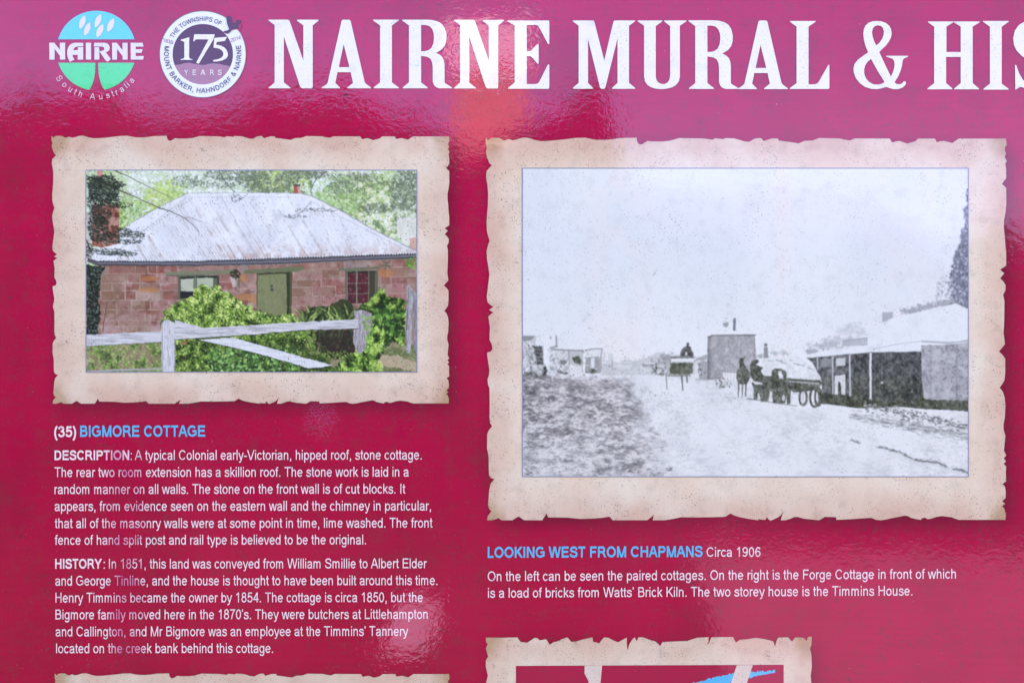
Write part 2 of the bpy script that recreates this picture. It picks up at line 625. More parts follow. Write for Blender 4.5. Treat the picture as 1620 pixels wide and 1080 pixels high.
# ------------------------------------------------------------------ torn parchments, outlines in print units of the cottage print
T5 = lambda pts: [(60 + x / 4.5, 200 + y / 4.5) for x, y in pts]
T6 = lambda pts: [(400 + x / 4.5, 200 + y / 4.5) for x, y in pts]
T7 = lambda pts: [(60 + x / 4.5, 420 + y / 4.5) for x, y in pts]
T8 = lambda pts: [(400 + x / 4.5, 420 + y / 4.5) for x, y in pts]
TORN = (
    T5([(98, 68), (110, 82), (124, 72), (135, 69), (168, 68), (184, 76), (197, 83), (222, 75), (245, 82), (262, 79), (290, 70), (315, 67), (335, 70), (362, 80), (395, 86), (440, 85), (485, 81), (535, 76), (590, 69), (640, 68), (672, 75), (700, 79), (750, 80), (790, 76), (830, 70), (918, 68), (920, 84), (928, 98), (938, 104), (952, 101), (965, 93), (978, 85), (1000, 88), (1060, 88), (1100, 84), (1125, 77), (1150, 70), (1200, 71), (1275, 72), (1305, 75), (1330, 79), (1345, 71), (1392, 76), (1398, 70), (1450, 72), (1478, 80), (1505, 88), (1530, 90), (1545, 82), (1560, 74), (1580, 70)])
    + T6([(65, 70), (80, 86), (98, 80), (125, 72), (158, 73), (160, 83), (215, 90), (270, 98), (284, 92), (300, 85), (345, 83), (362, 77), (380, 70), (490, 72), (518, 78), (548, 83), (575, 72), (765, 73), (777, 93), (796, 89), (818, 85), (838, 92), (860, 99), (883, 93), (905, 86), (920, 73), (1010, 73), (1020, 91), (1038, 88), (1058, 85), (1080, 90), (1105, 96), (1122, 85), (1140, 73), (1397, 73)])
    + T6([(1401, 108), (1392, 116), (1391, 132), (1398, 148), (1390, 160), (1392, 168), (1401, 184), (1393, 197), (1398, 225), (1398, 270), (1376, 297), (1398, 318), (1399, 400), (1394, 440), (1386, 480), (1386, 515), (1391, 560), (1394, 610), (1398, 640), (1398, 705), (1366, 725), (1388, 743), (1366, 768), (1382, 782), (1395, 802), (1394, 828), (1382, 850), (1389, 880), (1388, 960), (1386, 1010), (1384, 1040)])
    + T8([(1384, 50), (1392, 105), (1376, 124), (1360, 142), (1378, 158), (1393, 178), (1393, 250), (1389, 285), (1376, 306), (1363, 322), (1380, 342), (1390, 370), (1394, 410), (1391, 470), (1384, 505), (1384, 530), (1394, 562), (1390, 600), (1386, 635), (1398, 660), (1385, 673), (1397, 690), (1384, 700), (1398, 715), (1396, 745), (1398, 788), (1378, 802), (1392, 815), (1396, 845), (1394, 872), (1376, 888), (1393, 900), (1376, 912), (1388, 924), (1396, 950), (1394, 980)])
    + T8([(1140, 980), (1120, 974), (1102, 966), (1050, 960), (1020, 964), (988, 974), (968, 976), (960, 968), (938, 972), (935, 980), (915, 977), (882, 970), (865, 961), (850, 957), (815, 964), (770, 972), (745, 978), (718, 982), (692, 980), (678, 974), (662, 969), (560, 976), (475, 980), (473, 966), (412, 964), (396, 974), (380, 982), (300, 974), (262, 964), (245, 966), (222, 975), (198, 982), (172, 982), (187, 933), (176, 952), (160, 966), (140, 975), (118, 984), (105, 976), (96, 965), (89, 980), (50, 976)])
    + T7([(1580, 982), (1530, 975), (1480, 966), (1450, 957), (1430, 946), (1416, 954), (1400, 964), (1320, 966), (1240, 967), (1160, 966), (1115, 975), (1070, 982), (1006, 982), (1012, 954), (998, 966), (975, 982), (788, 982), (780, 973), (770, 963), (740, 968), (690, 973), (620, 975), (580, 972), (540, 968), (438, 967), (433, 957), (428, 945), (418, 963), (405, 982), (308, 982), (292, 972), (279, 962), (262, 970), (243, 982), (185, 982), (167, 971), (148, 977), (130, 982), (106, 982), (109, 960), (128, 936), (116, 924), (111, 905), (114, 870), (117, 830), (124, 800), (144, 778), (126, 772), (116, 758), (114, 720), (114, 670), (110, 645), (105, 625), (106, 590), (106, 555), (114, 535), (132, 514), (122, 500), (118, 470), (119, 400), (118, 325), (110, 305), (108, 280), (115, 262), (118, 235), (112, 200), (106, 160), (106, 148), (126, 142), (134, 128), (130, 105), (118, 85), (108, 62), (118, 35), (120, 5)])
    + T5([(118, 1075), (108, 1058), (112, 1040), (121, 1020), (117, 990), (112, 958), (138, 937), (116, 926), (138, 910), (120, 898), (108, 886), (104, 860), (110, 810), (118, 750), (112, 710), (105, 670), (103, 635), (110, 605), (119, 580), (110, 555), (104, 530), (103, 480), (110, 400), (111, 345), (107, 300), (100, 265), (103, 235), (116, 220), (131, 205), (118, 195), (107, 170), (99, 140), (104, 120), (98, 100)])
)


def torn_for(rect):
    x0, y0, x1, y1 = rect
    ax, ay = (x1 - x0) / 628.0, (y1 - y0) / 423.0
    e = min(1.35, (ax + ay) / 2)            # the depth of the tears grows with the print
    out = []
    for (x, y) in TORN:
        # position runs with the frame, the tear's own depth with e
        u, v = x - 83, y - 215
        dx = u if u < 12 else (628 - u if u > 616 else None)
        dy = v if v < 12 else (423 - v if v > 411 else None)
        X = x0 + (u * ax if dx is None else (dx * e if u < 12 else 628 * ax - dx * e))
        Y = y0 + (v * ay if dy is None else (dy * e if v < 12 else 423 * ay - dy * e))
        out.append((X, Y))
    return out


TB = lambda pts: [(740 + x / 2.793, 960 + y / 2.793) for x, y in pts]
TORN_B = TB([(80, 133), (150, 134), (220, 132), (226, 142), (233, 152), (262, 156), (278, 146), (296, 134), (308, 136), (317, 145), (332, 143), (346, 140), (354, 152), (362, 165), (380, 153), (396, 150), (420, 139), (440, 132), (450, 143), (457, 152), (480, 150), (510, 141), (550, 132), (555, 153), (568, 154), (580, 159), (590, 146), (602, 132), (622, 134), (642, 145), (664, 154), (684, 143), (702, 133), (703, 165), (706, 190), (714, 162), (728, 140), (738, 132), (746, 150), (754, 132), (776, 132), (800, 142), (828, 150), (840, 160), (850, 171), (860, 153), (900, 151), (970, 148), (990, 141), (1012, 134), (1064, 131), (1062, 166), (1076, 132), (1120, 131), (1172, 131), (1178, 144), (1184, 155), (1202, 143), (1238, 140), (1272, 134), (1305, 139), (1334, 145), (1350, 151), (1357, 174), (1364, 148), (1372, 133), (1415, 132), (1424, 142), (1433, 151), (1440, 140), (1448, 132), (1482, 134), (1490, 141), (1497, 148), (1503, 130), (1520, 129),
               (1518, 165), (1512, 180), (1518, 210), (1520, 260), (1515, 300), (1518, 340), (1510, 380), (1516, 430), (1519, 600), (1512, 800),
               (1520, 930), (1200, 925), (900, 935), (500, 928), (80, 932), (88, 700), (80, 500), (88, 380), (82, 330), (89, 300), (80, 262), (80, 235), (90, 216), (84, 196), (80, 180), (88, 162), (80, 150)])

PARCH_LABEL = ['torn parchment border round the colour cottage photograph', 'large torn parchment border round the black and white street photograph',
               'top strip of a torn parchment below the history text', 'top of a torn parchment at the bottom centre with cream bars']
for i, r in enumerate(RECTS):
    pts = TORN_B if i == 3 else torn_for(r)
    me = union_mesh([pts], LAYER['parch'])
    rr = (r[0], r[1], r[2], r[3])
    o = link('parchment_border', me, print_mat('parchment_print_%d' % i, build=parch_ink(*rr), speck=1.15), sign)
    o['label'] = PARCH_LABEL[i]
# ------------------------------------------------------------------ headline: slab-serif capitals drawn letter by letter
Z2 = lambda pts: [(400 + x / 3.857, y / 3.857) for x, y in pts]
Z3 = lambda pts: [(800 + x / 3.857, y / 3.857) for x, y in pts]
Z4 = lambda pts: [(1200 + x / 3.857, y / 3.857) for x, y in pts]
HN = [(97, 123), (213, 123), (221, 126), (226, 134), (309, 372), (309, 158), (271, 130), (271, 123), (401, 123), (401, 130), (366, 158), (366, 535), (361, 541), (303, 541), (294, 537), (288, 527), (190, 225), (190, 505), (230, 537), (230, 541), (97, 541), (97, 537), (134, 505), (134, 155), (97, 128)]
HA = [(419, 541), (419, 537), (448, 518), (457, 508), (541, 135), (544, 127), (551, 123), (588, 123), (595, 127), (598, 135), (683, 503), (692, 515), (722, 537), (722, 541), (577, 541), (577, 536), (612, 508), (598, 443), (517, 443), (504, 508), (532, 536), (532, 541)]
HA_H = [(555, 272), (525, 412), (590, 412)]
HI = [(735, 123), (891, 123), (891, 128), (849, 158), (849, 505), (891, 536), (891, 541), (738, 541), (738, 536), (777, 505), (777, 158), (735, 128)]
HR = [(912, 123), (1060, 123), (1095, 125), (1130, 134), (1155, 150), (1172, 175), (1182, 215), (1181, 250), (1172, 280), (1155, 302), (1118, 326), (1140, 336), (1157, 352), (1167, 375), (1170, 400), (1170, 505), (1176, 512), (1216, 536), (1216, 541), (1140, 541), (1120, 535), (1106, 522), (1098, 500), (1098, 410), (1095, 385), (1085, 362), (1065, 349), (1027, 343), (1027, 505), (1067, 536), (1067, 541), (915, 541), (915, 536), (953, 505), (953, 158), (912, 128)]
HR_H = [(1027, 155), (1055, 155), (1078, 162), (1094, 178), (1104, 205), (1106, 235), (1102, 268), (1090, 295), (1070, 310), (1048, 315), (1027, 316)]
HE = [(12, 128), (262, 128), (266, 133), (266, 270), (259, 273), (206, 172), (198, 160), (186, 155), (128, 155), (128, 316), (142, 316), (154, 312), (192, 273), (198, 272), (201, 277), (201, 389), (196, 393), (165, 356), (152, 346), (128, 343), (128, 515), (184, 515), (196, 511), (205, 501), (258, 396), (266, 397), (266, 538), (261, 544), (15, 544), (15, 538), (55, 505), (55, 160), (12, 133)]
HM = [(410, 128), (532, 128), (538, 131), (542, 140), (601, 372), (656, 140), (660, 131), (667, 128), (789, 128), (789, 133), (752, 160), (752, 508), (789, 538), (789, 544), (650, 544), (650, 538), (682, 508), (682, 237), (608, 535), (602, 544), (582, 544), (575, 535), (502, 240), (502, 508), (532, 538), (532, 544), (410, 544), (410, 538), (445, 508), (445, 160), (410, 133)]
HU = [(805, 128), (955, 128), (955, 133), (915, 162), (915, 470), (920, 492), (932, 507), (952, 515), (970, 515), (988, 505), (999, 488), (1003, 462), (1003, 162), (966, 133), (966, 128), (1102, 128), (1102, 133), (1062, 160), (1062, 470), (1056, 498), (1040, 520), (1015, 535), (985, 543), (950, 546), (915, 543), (885, 534), (862, 518), (849, 497), (844, 470), (844, 160), (805, 133)]
HL = [(192, 131), (347, 131), (347, 136), (304, 165), (304, 517), (340, 517), (353, 514), (364, 505), (424, 400), (430, 397), (431, 402), (431, 539), (426, 545), (190, 545), (190, 540), (231, 510), (231, 165), (192, 136)]
HAMP = [(720, 131), (748, 133), (775, 143), (796, 160), (808, 183), (811, 208), (806, 233), (794, 256), (775, 281), (752, 303), (735, 320), (770, 395), (806, 470), (818, 445), (826, 418), (829, 395), (826, 375), (815, 360), (778, 348), (778, 343), (911, 343), (911, 348), (885, 360), (878, 372), (874, 400), (865, 435), (851, 468), (828, 505), (842, 515), (862, 517), (877, 509), (884, 499), (893, 498), (899, 505), (895, 520), (878, 536), (852, 546), (820, 546), (793, 538), (778, 532), (750, 541), (720, 546), (685, 544), (648, 532), (615, 508), (592, 478), (580, 445), (578, 418), (585, 392), (605, 367), (640, 341), (668, 322), (652, 285), (642, 248), (638, 210), (641, 182), (652, 158), (672, 141), (695, 133)]
HAMP_H1 = [(727, 157), (745, 161), (757, 173), (763, 193), (762, 215), (754, 238), (738, 262), (717, 280), (703, 252), (694, 222), (691, 200), (696, 177), (708, 162)]
HAMP_H2 = [(685, 362), (664, 379), (650, 400), (643, 425), (644, 455), (655, 482), (674, 503), (700, 517), (728, 519), (750, 514), (768, 502), (728, 440)]
HH = [(1033, 134), (1187, 134), (1187, 139), (1145, 165), (1145, 320), (1232, 320), (1232, 165), (1190, 139), (1190, 134), (1347, 134), (1347, 139), (1305, 165), (1305, 510), (1343, 542), (1343, 547), (1192, 547), (1192, 542), (1232, 510), (1232, 350), (1143, 350), (1143, 510), (1181, 542), (1181, 547), (1029, 547), (1029, 542), (1070, 510), (1070, 165), (1033, 139)]
HS = [(1772, 134), (1778, 140), (1778, 262), (1770, 264), (1758, 225), (1738, 190), (1708, 166), (1672, 158), (1642, 165), (1624, 185), (1620, 210), (1628, 236), (1650, 262), (1690, 296), (1740, 332), (1776, 366), (1795, 405), (1797, 450), (1783, 492), (1753, 525), (1712, 545), (1665, 550), (1625, 541), (1600, 532), (1588, 536), (1565, 550), (1563, 400), (1570, 398), (1588, 450), (1612, 490), (1642, 514), (1676, 521), (1706, 512), (1724, 490), (1726, 460), (1714, 432), (1690, 408), (1650, 376), (1600, 340), (1572, 310), (1556, 275), (1552, 235), (1562, 190), (1586, 156), (1620, 136), (1665, 130), (1702, 135), (1730, 146), (1748, 146)]


def sh(pts, dx, dy=0.0):
    return [(x + dx, y + dy) for x, y in pts]


HEAD = [(Z2(HN), []), (Z2(HA), [Z2(HA_H)]), (Z2(HI), []), (Z2(HR), [Z2(HR_H)]), (Z2(sh(HN, 1131, 1)), []), (Z3(HE), []),
        (Z3(HM), []), (Z3(HU), []), (Z3(sh(HR, 203, 4)), [Z3(sh(HR_H, 203, 4))]), (Z3(sh(HA, 999, 5)), [Z3(sh(HA_H, 999, 5))]), (Z4(HL), []),
        (Z4(HAMP), [Z4(HAMP_H1), Z4(HAMP_H2)]), (Z4(HH), []), (Z4(sh(HI, 633, 8)), []), (Z4(HS), [])]
for outer, holes in HEAD:
    me = holed_mesh(outer, holes, LAYER['ink2'])
    link('headline_letter', me, M_WHITE, sign)


# ------------------------------------------------------------------ a grotesque alphabet drawn as pen strokes
def arc(cx, cy, rx, ry, a0, a1, n=14):
    return [(cx + rx * math.cos(R(a0 + (a1 - a0) * i / n)), cy + ry * math.sin(R(a0 + (a1 - a0) * i / n))) for i in range(n + 1)]


def ell(cx, cy, rx, ry):
    return arc(cx, cy, rx, ry, 0, 360, 20)


HUMP = [(110, 330), (135, 410), (185, 455), (250, 476), (320, 478), (385, 455), (422, 400), (430, 330), (430, 0)]
BOWL_P = [(125, 672), (400, 672), (480, 658), (545, 610), (568, 510), (545, 405), (480, 358), (400, 345), (125, 345)]
GL = {
    'a': (556, [[(75, 370), (105, 430), (170, 468), (260, 478), (360, 468), (415, 430), (432, 370), (432, 120), (440, 50), (470, 0)], [(430, 300), (330, 280), (190, 258), (110, 210), (85, 145), (110, 75), (180, 38), (260, 35), (350, 60), (410, 110), (432, 180)]]),
    'b': (556, [[(110, 0), (110, 716)], ell(300, 258, 185, 222)]), 'c': (500, [arc(268, 259, 195, 222, 40, 320)]),
    'd': (556, [[(446, 0), (446, 716)], ell(258, 258, 185, 222)]), 'e': (556, [[(85, 268), (470, 268)], arc(278, 259, 197, 222, 3, 325, 20)]),
    'f': (278, [[(278, 672), (220, 676), (170, 665), (140, 630), (132, 580), (132, 0)], [(15, 475), (255, 475)]]),
    'g': (556, [[(446, 519), (446, 30), (435, -80), (390, -140), (300, -168), (200, -165), (130, -130), (95, -65)], ell(258, 264, 185, 216)]),
    'h': (556, [[(110, 0), (110, 716)], HUMP]), 'i': (222, [[(111, 0), (111, 519)], [(111, 618), (111, 716)]]),
    'k': (500, [[(110, 0), (110, 716)], [(425, 519), (130, 215)], [(225, 310), (455, 0)]]), 'l': (222, [[(111, 0), (111, 716)]]),
    'm': (833, [[(110, 0), (110, 519)], [(110, 340), (135, 415), (180, 460), (245, 478), (315, 472), (372, 430), (388, 340), (388, 0)], [(388, 340), (413, 415), (458, 460), (525, 478), (600, 472), (655, 430), (672, 340), (672, 0)]]),
    'n': (556, [[(110, 0), (110, 519)], HUMP]), 'o': (556, [ell(278, 259, 198, 222)]),
    'p': (556, [[(110, -199), (110, 519)], ell(300, 258, 185, 222)]), 'r': (333, [[(110, 0), (110, 519)], [(110, 290), (128, 390), (180, 455), (250, 472), (335, 455)]]),
    's': (500, [[(430, 365), (400, 430), (340, 470), (250, 480), (155, 465), (105, 410), (105, 355), (150, 310), (250, 280), (350, 255), (415, 215), (432, 150), (400, 80), (330, 42), (240, 36), (145, 50), (88, 95), (65, 160)]]),
    't': (278, [[(130, 675), (130, 120), (148, 62), (190, 42), (264, 45)], [(18, 475), (255, 475)]]),
    'u': (556, [[(430, 0), (430, 519)], [(110, 519), (110, 180), (125, 95), (175, 48), (250, 38), (340, 60), (410, 120), (430, 200)]]),
    'v': (500, [[(45, 519), (238, 0)], [(455, 519), (262, 0)]]), 'w': (722, [[(42, 519), (190, 0)], [(345, 519), (208, 0)], [(377, 519), (514, 0)], [(680, 519), (532, 0)]]),
    'x': (500, [[(40, 0), (450, 519)], [(460, 0), (50, 519)]]), 'y': (500, [[(45, 519), (250, 30)], [(456, 519), (262, -20), (225, -110), (175, -158), (75, -155)]]),
    'A': (667, [[(40, 0), (315, 716)], [(627, 0), (352, 716)], [(150, 255), (520, 255)]]),
    'B': (667, [[(125, 0), (125, 716)], [(125, 672), (390, 672), (480, 650), (530, 590), (530, 480), (480, 415), (390, 385), (125, 385)], [(390, 386), (500, 365), (575, 290), (580, 170), (520, 75), (400, 44), (125, 44)]]),
    'C': (722, [arc(375, 358, 285, 318, 35, 322, 18)]), 'D': (722, [[(125, 0), (125, 716)], [(125, 672), (340, 672), (470, 650), (570, 570), (612, 420), (612, 290), (570, 145), (470, 66), (340, 44), (125, 44)]]),
    'E': (667, [[(125, 0), (125, 716)], [(125, 672), (612, 672)], [(125, 375), (580, 375)], [(125, 44), (625, 44)]]),
    'F': (611, [[(125, 0), (125, 716)], [(125, 672), (575, 672)], [(125, 355), (520, 355)]]),
    'G': (778, [arc(385, 358, 300, 318, 40, 318, 18), [(415, 345), (672, 345), (672, 130), (600, 95)]]),
    'H': (722, [[(125, 0), (125, 716)], [(597, 0), (597, 716)], [(125, 380), (597, 380)]]), 'I': (278, [[(139, 0), (139, 716)]]),
    'K': (667, [[(125, 0), (125, 716)], [(590, 716), (140, 265)], [(290, 420), (620, 0)]]), 'L': (556, [[(120, 0), (120, 716)], [(120, 44), (525, 44)]]),
    'M': (833, [[(118, 0), (118, 716)], [(715, 0), (715, 716)], [(130, 716), (400, 0)], [(703, 716), (433, 0)]]),
    'N': (722, [[(122, 0), (122, 716)], [(600, 0), (600, 716)], [(135, 716), (587, 0)]]), 'O': (778, [ell(389, 358, 300, 318)]),
    'P': (667, [[(125, 0), (125, 716)], BOWL_P]), 'R': (722, [[(125, 0), (125, 716)], BOWL_P, [(385, 345), (460, 310), (520, 230), (655, 0)]]),
    'S': (667, [[(570, 500), (545, 600), (460, 665), (335, 682), (200, 660), (120, 590), (115, 490), (180, 425), (335, 380), (490, 335), (570, 275), (585, 180), (530, 85), (430, 42), (320, 36), (190, 58), (105, 125), (80, 230)]]),
    'T': (611, [[(305, 0), (305, 716)], [(25, 672), (586, 672)]]), 'U': (722, [[(122, 716), (122, 250), (145, 130), (210, 60), (300, 38), (420, 38), (510, 60), (577, 130), (600, 250), (600, 716)]]),
    'V': (667, [[(40, 716), (318, 0)], [(627, 716), (349, 0)]]), 'W': (944, [[(45, 716), (240, 0)], [(458, 716), (262, 0)], [(486, 716), (682, 0)], [(899, 716), (704, 0)]]),
    'Y': (667, [[(45, 716), (333, 290)], [(622, 716), (333, 290)], [(333, 0), (333, 330)]]),
    '0': (556, [ell(278, 350, 190, 322)]), '1': (556, [[(322, 0), (322, 716)], [(322, 680), (230, 590), (115, 535)]]),
    '2': (556, [[(80, 510), (105, 610), (180, 668), (290, 682), (400, 655), (455, 580), (450, 490), (390, 390), (190, 190), (95, 44)], [(60, 44), (505, 44)]]),
    '3': (556, [[(85, 535), (120, 625), (200, 675), (285, 682), (385, 650), (430, 560), (405, 450), (330, 392), (230, 384)], [(300, 386), (410, 350), (470, 260), (465, 150), (400, 65), (300, 36), (200, 45), (115, 105), (80, 195)]]),
    '4': (556, [[(395, 0), (395, 716)], [(390, 690), (75, 215)], [(45, 208), (525, 208)]]),
    '5': (556, [[(485, 672), (170, 672), (118, 330)], [(118, 340), (200, 420), (290, 442), (390, 420), (460, 340), (475, 240), (440, 120), (360, 52), (270, 36), (170, 60), (105, 110), (80, 190)]]),
    '6': (556, [ell(285, 225, 185, 188), [(468, 560), (420, 645), (330, 682), (220, 655), (130, 540), (97, 380), (100, 225)]]),
    '7': (556, [[(50, 672), (485, 672), (340, 480), (240, 250), (200, 0)]]),
    '8': (556, [ell(278, 535, 158, 146), ell(278, 212, 192, 176)]),
    '9': (556, [ell(272, 488, 185, 190), [(85, 150), (140, 62), (240, 36), (350, 75), (430, 190), (458, 340), (458, 488)]]),
    '.': (278, [[(139, 0), (139, 100)]]), ',': (278, [[(139, 0), (139, 100)], [(160, 50), (115, -120)]]), ':': (278, [[(139, 0), (139, 100)], [(139, 419), (139, 519)]]),
    '-': (333, [[(30, 258), (303, 258)]]), '(': (333, [arc(430, 265, 290, 520, 115, 245, 10)]), ')': (333, [arc(-97, 265, 290, 520, -65, 65, 10)]),
    '\u2019': (191, [[(100, 716), (100, 625)], [(118, 660), (75, 540)]]), ' ': (278, []),
    '&': (667, [[(630, 0), (235, 480), (200, 570), (250, 655), (330, 682), (415, 650), (440, 570), (400, 480), (200, 360), (110, 260), (95, 170), (140, 75), (250, 36), (370, 55), (490, 160), (560, 320)]]),
}


def ribbon(pts, w, flats=(0, 519, 716)):
    """outline quads of one pen stroke, mitred at its bends and cut level where it ends on a writing line"""
    closed = math.dist(pts[0], pts[-1]) < 1e-6
    p = [Vector(a) for a in (pts[:-1] if closed else pts)]
    n = len(p)
    Lp, Rp = [], []
    for i in range(n):
        if closed:
            a, b = (p[i] - p[i - 1]).normalized(), (p[(i + 1) % n] - p[i]).normalized()
        elif i == 0:
            a = b = (p[1] - p[0]).normalized()
        elif i == n - 1:
            a = b = (p[-1] - p[-2]).normalized()
        else:
            a, b = (p[i] - p[i - 1]).normalized(), (p[i + 1] - p[i]).normalized()
        t = (a + b).normalized()
        nr = Vector((-t.y, t.x))
        k = (w / 2) / max(0.5, nr.dot(Vector((-a.y, a.x))))
        l, r = p[i] + nr * k, p[i] - nr * k
        if not closed and i in (0, n - 1) and abs(t.y) > 0.35 and p[i].y in flats:
            l = l + t * ((p[i].y - l.y) / t.y)
            r = r + t * ((p[i].y - r.y) / t.y)
        Lp.append(l)
        Rp.append(r)
    m = n if closed else n - 1
    return [[tuple(Lp[i]), tuple(Lp[(i + 1) % n]), tuple(Rp[(i + 1) % n]), tuple(Rp[i])] for i in range(m)]


_cache = {}


def glyph(ch, w):
    key = (ch, w)
    if key not in _cache:
        adv, strokes = GL[ch]
        polys = []
        f = (716 - w) / 628.0
        for s in strokes:
            q = [(x, y if y in (0, 519, 716) else (w / 2 + (y - 44) * f if y > 0 else y)) for x, y in s]
            polys += ribbon(q, w if ch not in '.:' else w * 1.15)
        if polys:
            V, F = [], []
            for q in polys:
                q = q[::-1] if area2(q) < 0 else q
                F.append(list(range(len(V), len(V) + 4)))
                V += [Vector(a) for a in q]
            res = delaunay_2d_cdt(V, [], F, 0, 0.05)
            vo, fo = res[0], [f for f, src in zip(res[2], res[5]) if src]
            _cache[key] = (adv, [(v.x, v.y) for v in vo], [tuple(t) for t in fo])
        else:
            _cache[key] = (adv, [], [])
    return _cache[key]


def text_run(text, w):
    """glyph geometry in font units along x; returns verts, tris, ink x0, ink x1"""
    V, F, x = [], [], 0.0
    for ch in text:
        adv, gv, gf = glyph(ch, w)
        n = len(V)
        V += [(x + a, b) for a, b in gv]
        F += [tuple(i + n for i in t) for t in gf]
        x += adv * (1.03 if w > 110 else 1.0)
    xs = [v[0] for v in V]
    return V, F, min(xs), max(xs)


def text_line(text, x0, x1, base, cap, mat, w=88, slope=-1 / 700, name='text_line', layer='ink', label=None):
    V, F, a, b = text_run(text, w)
    k = (x1 - x0) / (b - a)
    ky = cap / 716.0
    out = [(x0 + (vx - a) * k, base + ((vx - a) * k) * slope - vy * ky) for vx, vy in V]
    o = link(name, flat_from_tris(out, F, LAYER[layer]), mat, sign)
    if label:
        o['label'] = label
    return o


def text_arc(text, cx, cy, r, cap, a0, a1, mat, parent, w=88, inward=True, name='lettering', layer='ink2', xk=1.0):
    """letters along a circle; angles in degrees clockwise from the top; inward: feet on the outside of a bottom arc"""
    adv = []
    for ch in text:
        adv.append(GL[ch][0] * (1.0 if ch != ' ' else 1.1))
    tot = sum(adv[:-1]) + 0.0
    half = adv[0] / 2
    pos, x = [], 0.0
    for i, ch in enumerate(text):
        pos.append(x + adv[i] / 2)
        x += adv[i]
    p0, p1 = pos[0], pos[-1]
    k = cap / 716.0
    V, F = [], []
    for i, ch in enumerate(text):
        ang = R(a0 + (a1 - a0) * (pos[i] - p0) / (p1 - p0))
        _, gv, gf = glyph(ch, w)
        n = len(V)
        up = Vector((math.sin(ang), -math.cos(ang)))         # outwards, y down
        if inward:
            up = -up
            right = Vector((-up.y, up.x))
        else:
            right = Vector((-up.y, up.x))
        foot = Vector((cx, cy)) + Vector((math.sin(ang), -math.cos(ang))) * r
        for gx, gy in gv:
            v = foot + right * ((gx - adv[i] / 2) * k * xk) + up * (gy * k)
            V.append((v.x, v.y))
        F += [tuple(t + n for t in q) for q in gf]
    return link(name, flat_from_tris(V, F, LAYER[layer]), mat, parent)


BL = 'pale pink printed line of small text'
text_line('(35)', 86, 120.6, 691, 17.2, M_TEXT, 128, name='heading_text')
text_line('BIGMORE COTTAGE', 127, 324.6, 690.6, 17.8, M_BLUE, 132, name='heading_text', label='blue printed heading BIGMORE COTTAGE')
text_line('DESCRIPTION', 86.5, 204.5, 727.4, 15.4, M_TEXT, 138)
text_line(':', 207, 208.8, 727.2, 15.4, M_TEXT, 88)
text_line('A typical Colonial early-Victorian, hipped roof, stone cottage.', 213.3, 667, 727.2, 15.6, M_TEXT)
LINES = [('The rear two room extension has a skillion roof. The stone work is laid in a', 86.5, 646.8, 754.2),
         ('random manner on all walls. The stone on the front wall is of cut blocks. It', 86.5, 641.2, 781),
         ('appears, from evidence seen on the eastern wall and the chimney in particular,', 86.7, 682, 807.8),
         ('that all of the masonry walls were at some point in time, lime washed. The front', 87, 684.2, 834.8),
         ('fence of hand split post and rail type is believed to be the original.', 87, 579, 861.2),
         ('and George Tinline, and the house is thought to have been built around this time.', 87.6, 692, 925.6),
         ('Henry Timmins became the owner by 1854. The cottage is circa 1850, but the', 88, 669, 952.4),
         ('Bigmore family moved here in the 1870\u2019s. They were butchers at Littlehampton', 88, 676.6, 979),
         ('and Callington, and Mr Bigmore was an employee at the Timmins\u2019 Tannery', 88.2, 645.8, 1005.8),
         ('located on the creek bank behind this cottage.', 89, 432, 1032.4)]
for t, a, b, y in LINES:
    text_line(t, a, b, y, 15.6, M_TEXT)
text_line('HISTORY', 87.5, 161.5, 899, 15.8, M_TEXT, 138)
text_line(':', 164.2, 166, 899, 15.6, M_TEXT, 88)
text_line('In 1851, this land was conveyed from William Smillie to Albert Elder', 172.6, 675.4, 898.8, 15.6, M_TEXT)
text_line('LOOKING WEST FROM CHAPMANS', 771.6, 1111.6, 881.8, 17.4, M_BLUE, 134, name='heading_text', slope=-1 / 220, label='blue printed heading LOOKING WEST FROM CHAPMANS')
text_line('Circa 1906', 1117.8, 1203, 880, 15.2, M_TEXT)
text_line('On the left can be seen the paired cottages. On the right is the Forge Cottage in front of which', 771.6, 1512, 918.6, 15.6, M_TEXT, slope=-1 / 180)
text_line('is a load of bricks from Watts\u2019 Brick Kiln. The two storey house is the Timmins House.', 772, 1443.2, 944.8, 15.6, M_TEXT, slope=-1 / 190)


# ------------------------------------------------------------------ the round tree emblem
def node_empty(name, parent, label):
    o = bpy.data.objects.new(name, None)
    C.objects.link(o)
    o.parent = parent
    o['label'] = label
    return o


ZA = lambda pts: [(x / 3.857, y / 3.857) for x, y in pts]
ZL = lambda pts: [(70 + x / 9.818, 55 + y / 9.818) for x, y in pts]
tree_logo = node_empty('tree_logo', sign, 'round blue and green tree emblem with the word NAIRNE')
cx0, cy0, r0 = 588.5, 311, 243
a = math.degrees(math.acos(69 / 243.0))
dome = [(cx0 + r0 * math.sin(R(t)), cy0 - r0 * math.cos(R(t))) for t in np.linspace(-a, a, 60)]
link('sky_dome', holed_mesh(ZA(dome), [], LAYER['ink']), M_CYAN, tree_logo)
for (lx, ly, ln, wd, tl) in ((504, 138, 45, 17, 20), (534, 180, 45, 17, 22), (600, 130, 45, 17, 22), (611, 191, 45, 18, 24), (677, 156, 46, 18, 24)):
    pts = []
    for i in range(25):
        t = i / 12.0
        s_ = 1 if t <= 1 else -1
        u = (t if t <= 1 else 2 - t) * 2 - 1
        pts.append((s_ * wd * (1 - abs(u) ** 2.2), u * ln))
    c_, s_ = math.cos(R(tl)), math.sin(R(tl))
    pts = [(lx + x * c_ - y * s_, ly + x * s_ + y * c_) for x, y in pts[:-1]]
    link('leaf_shape', holed_mesh(ZA(pts), [], LAYER['ink2']), M_LILAC, tree_logo)
b = math.degrees(math.acos(74 / 243.0))
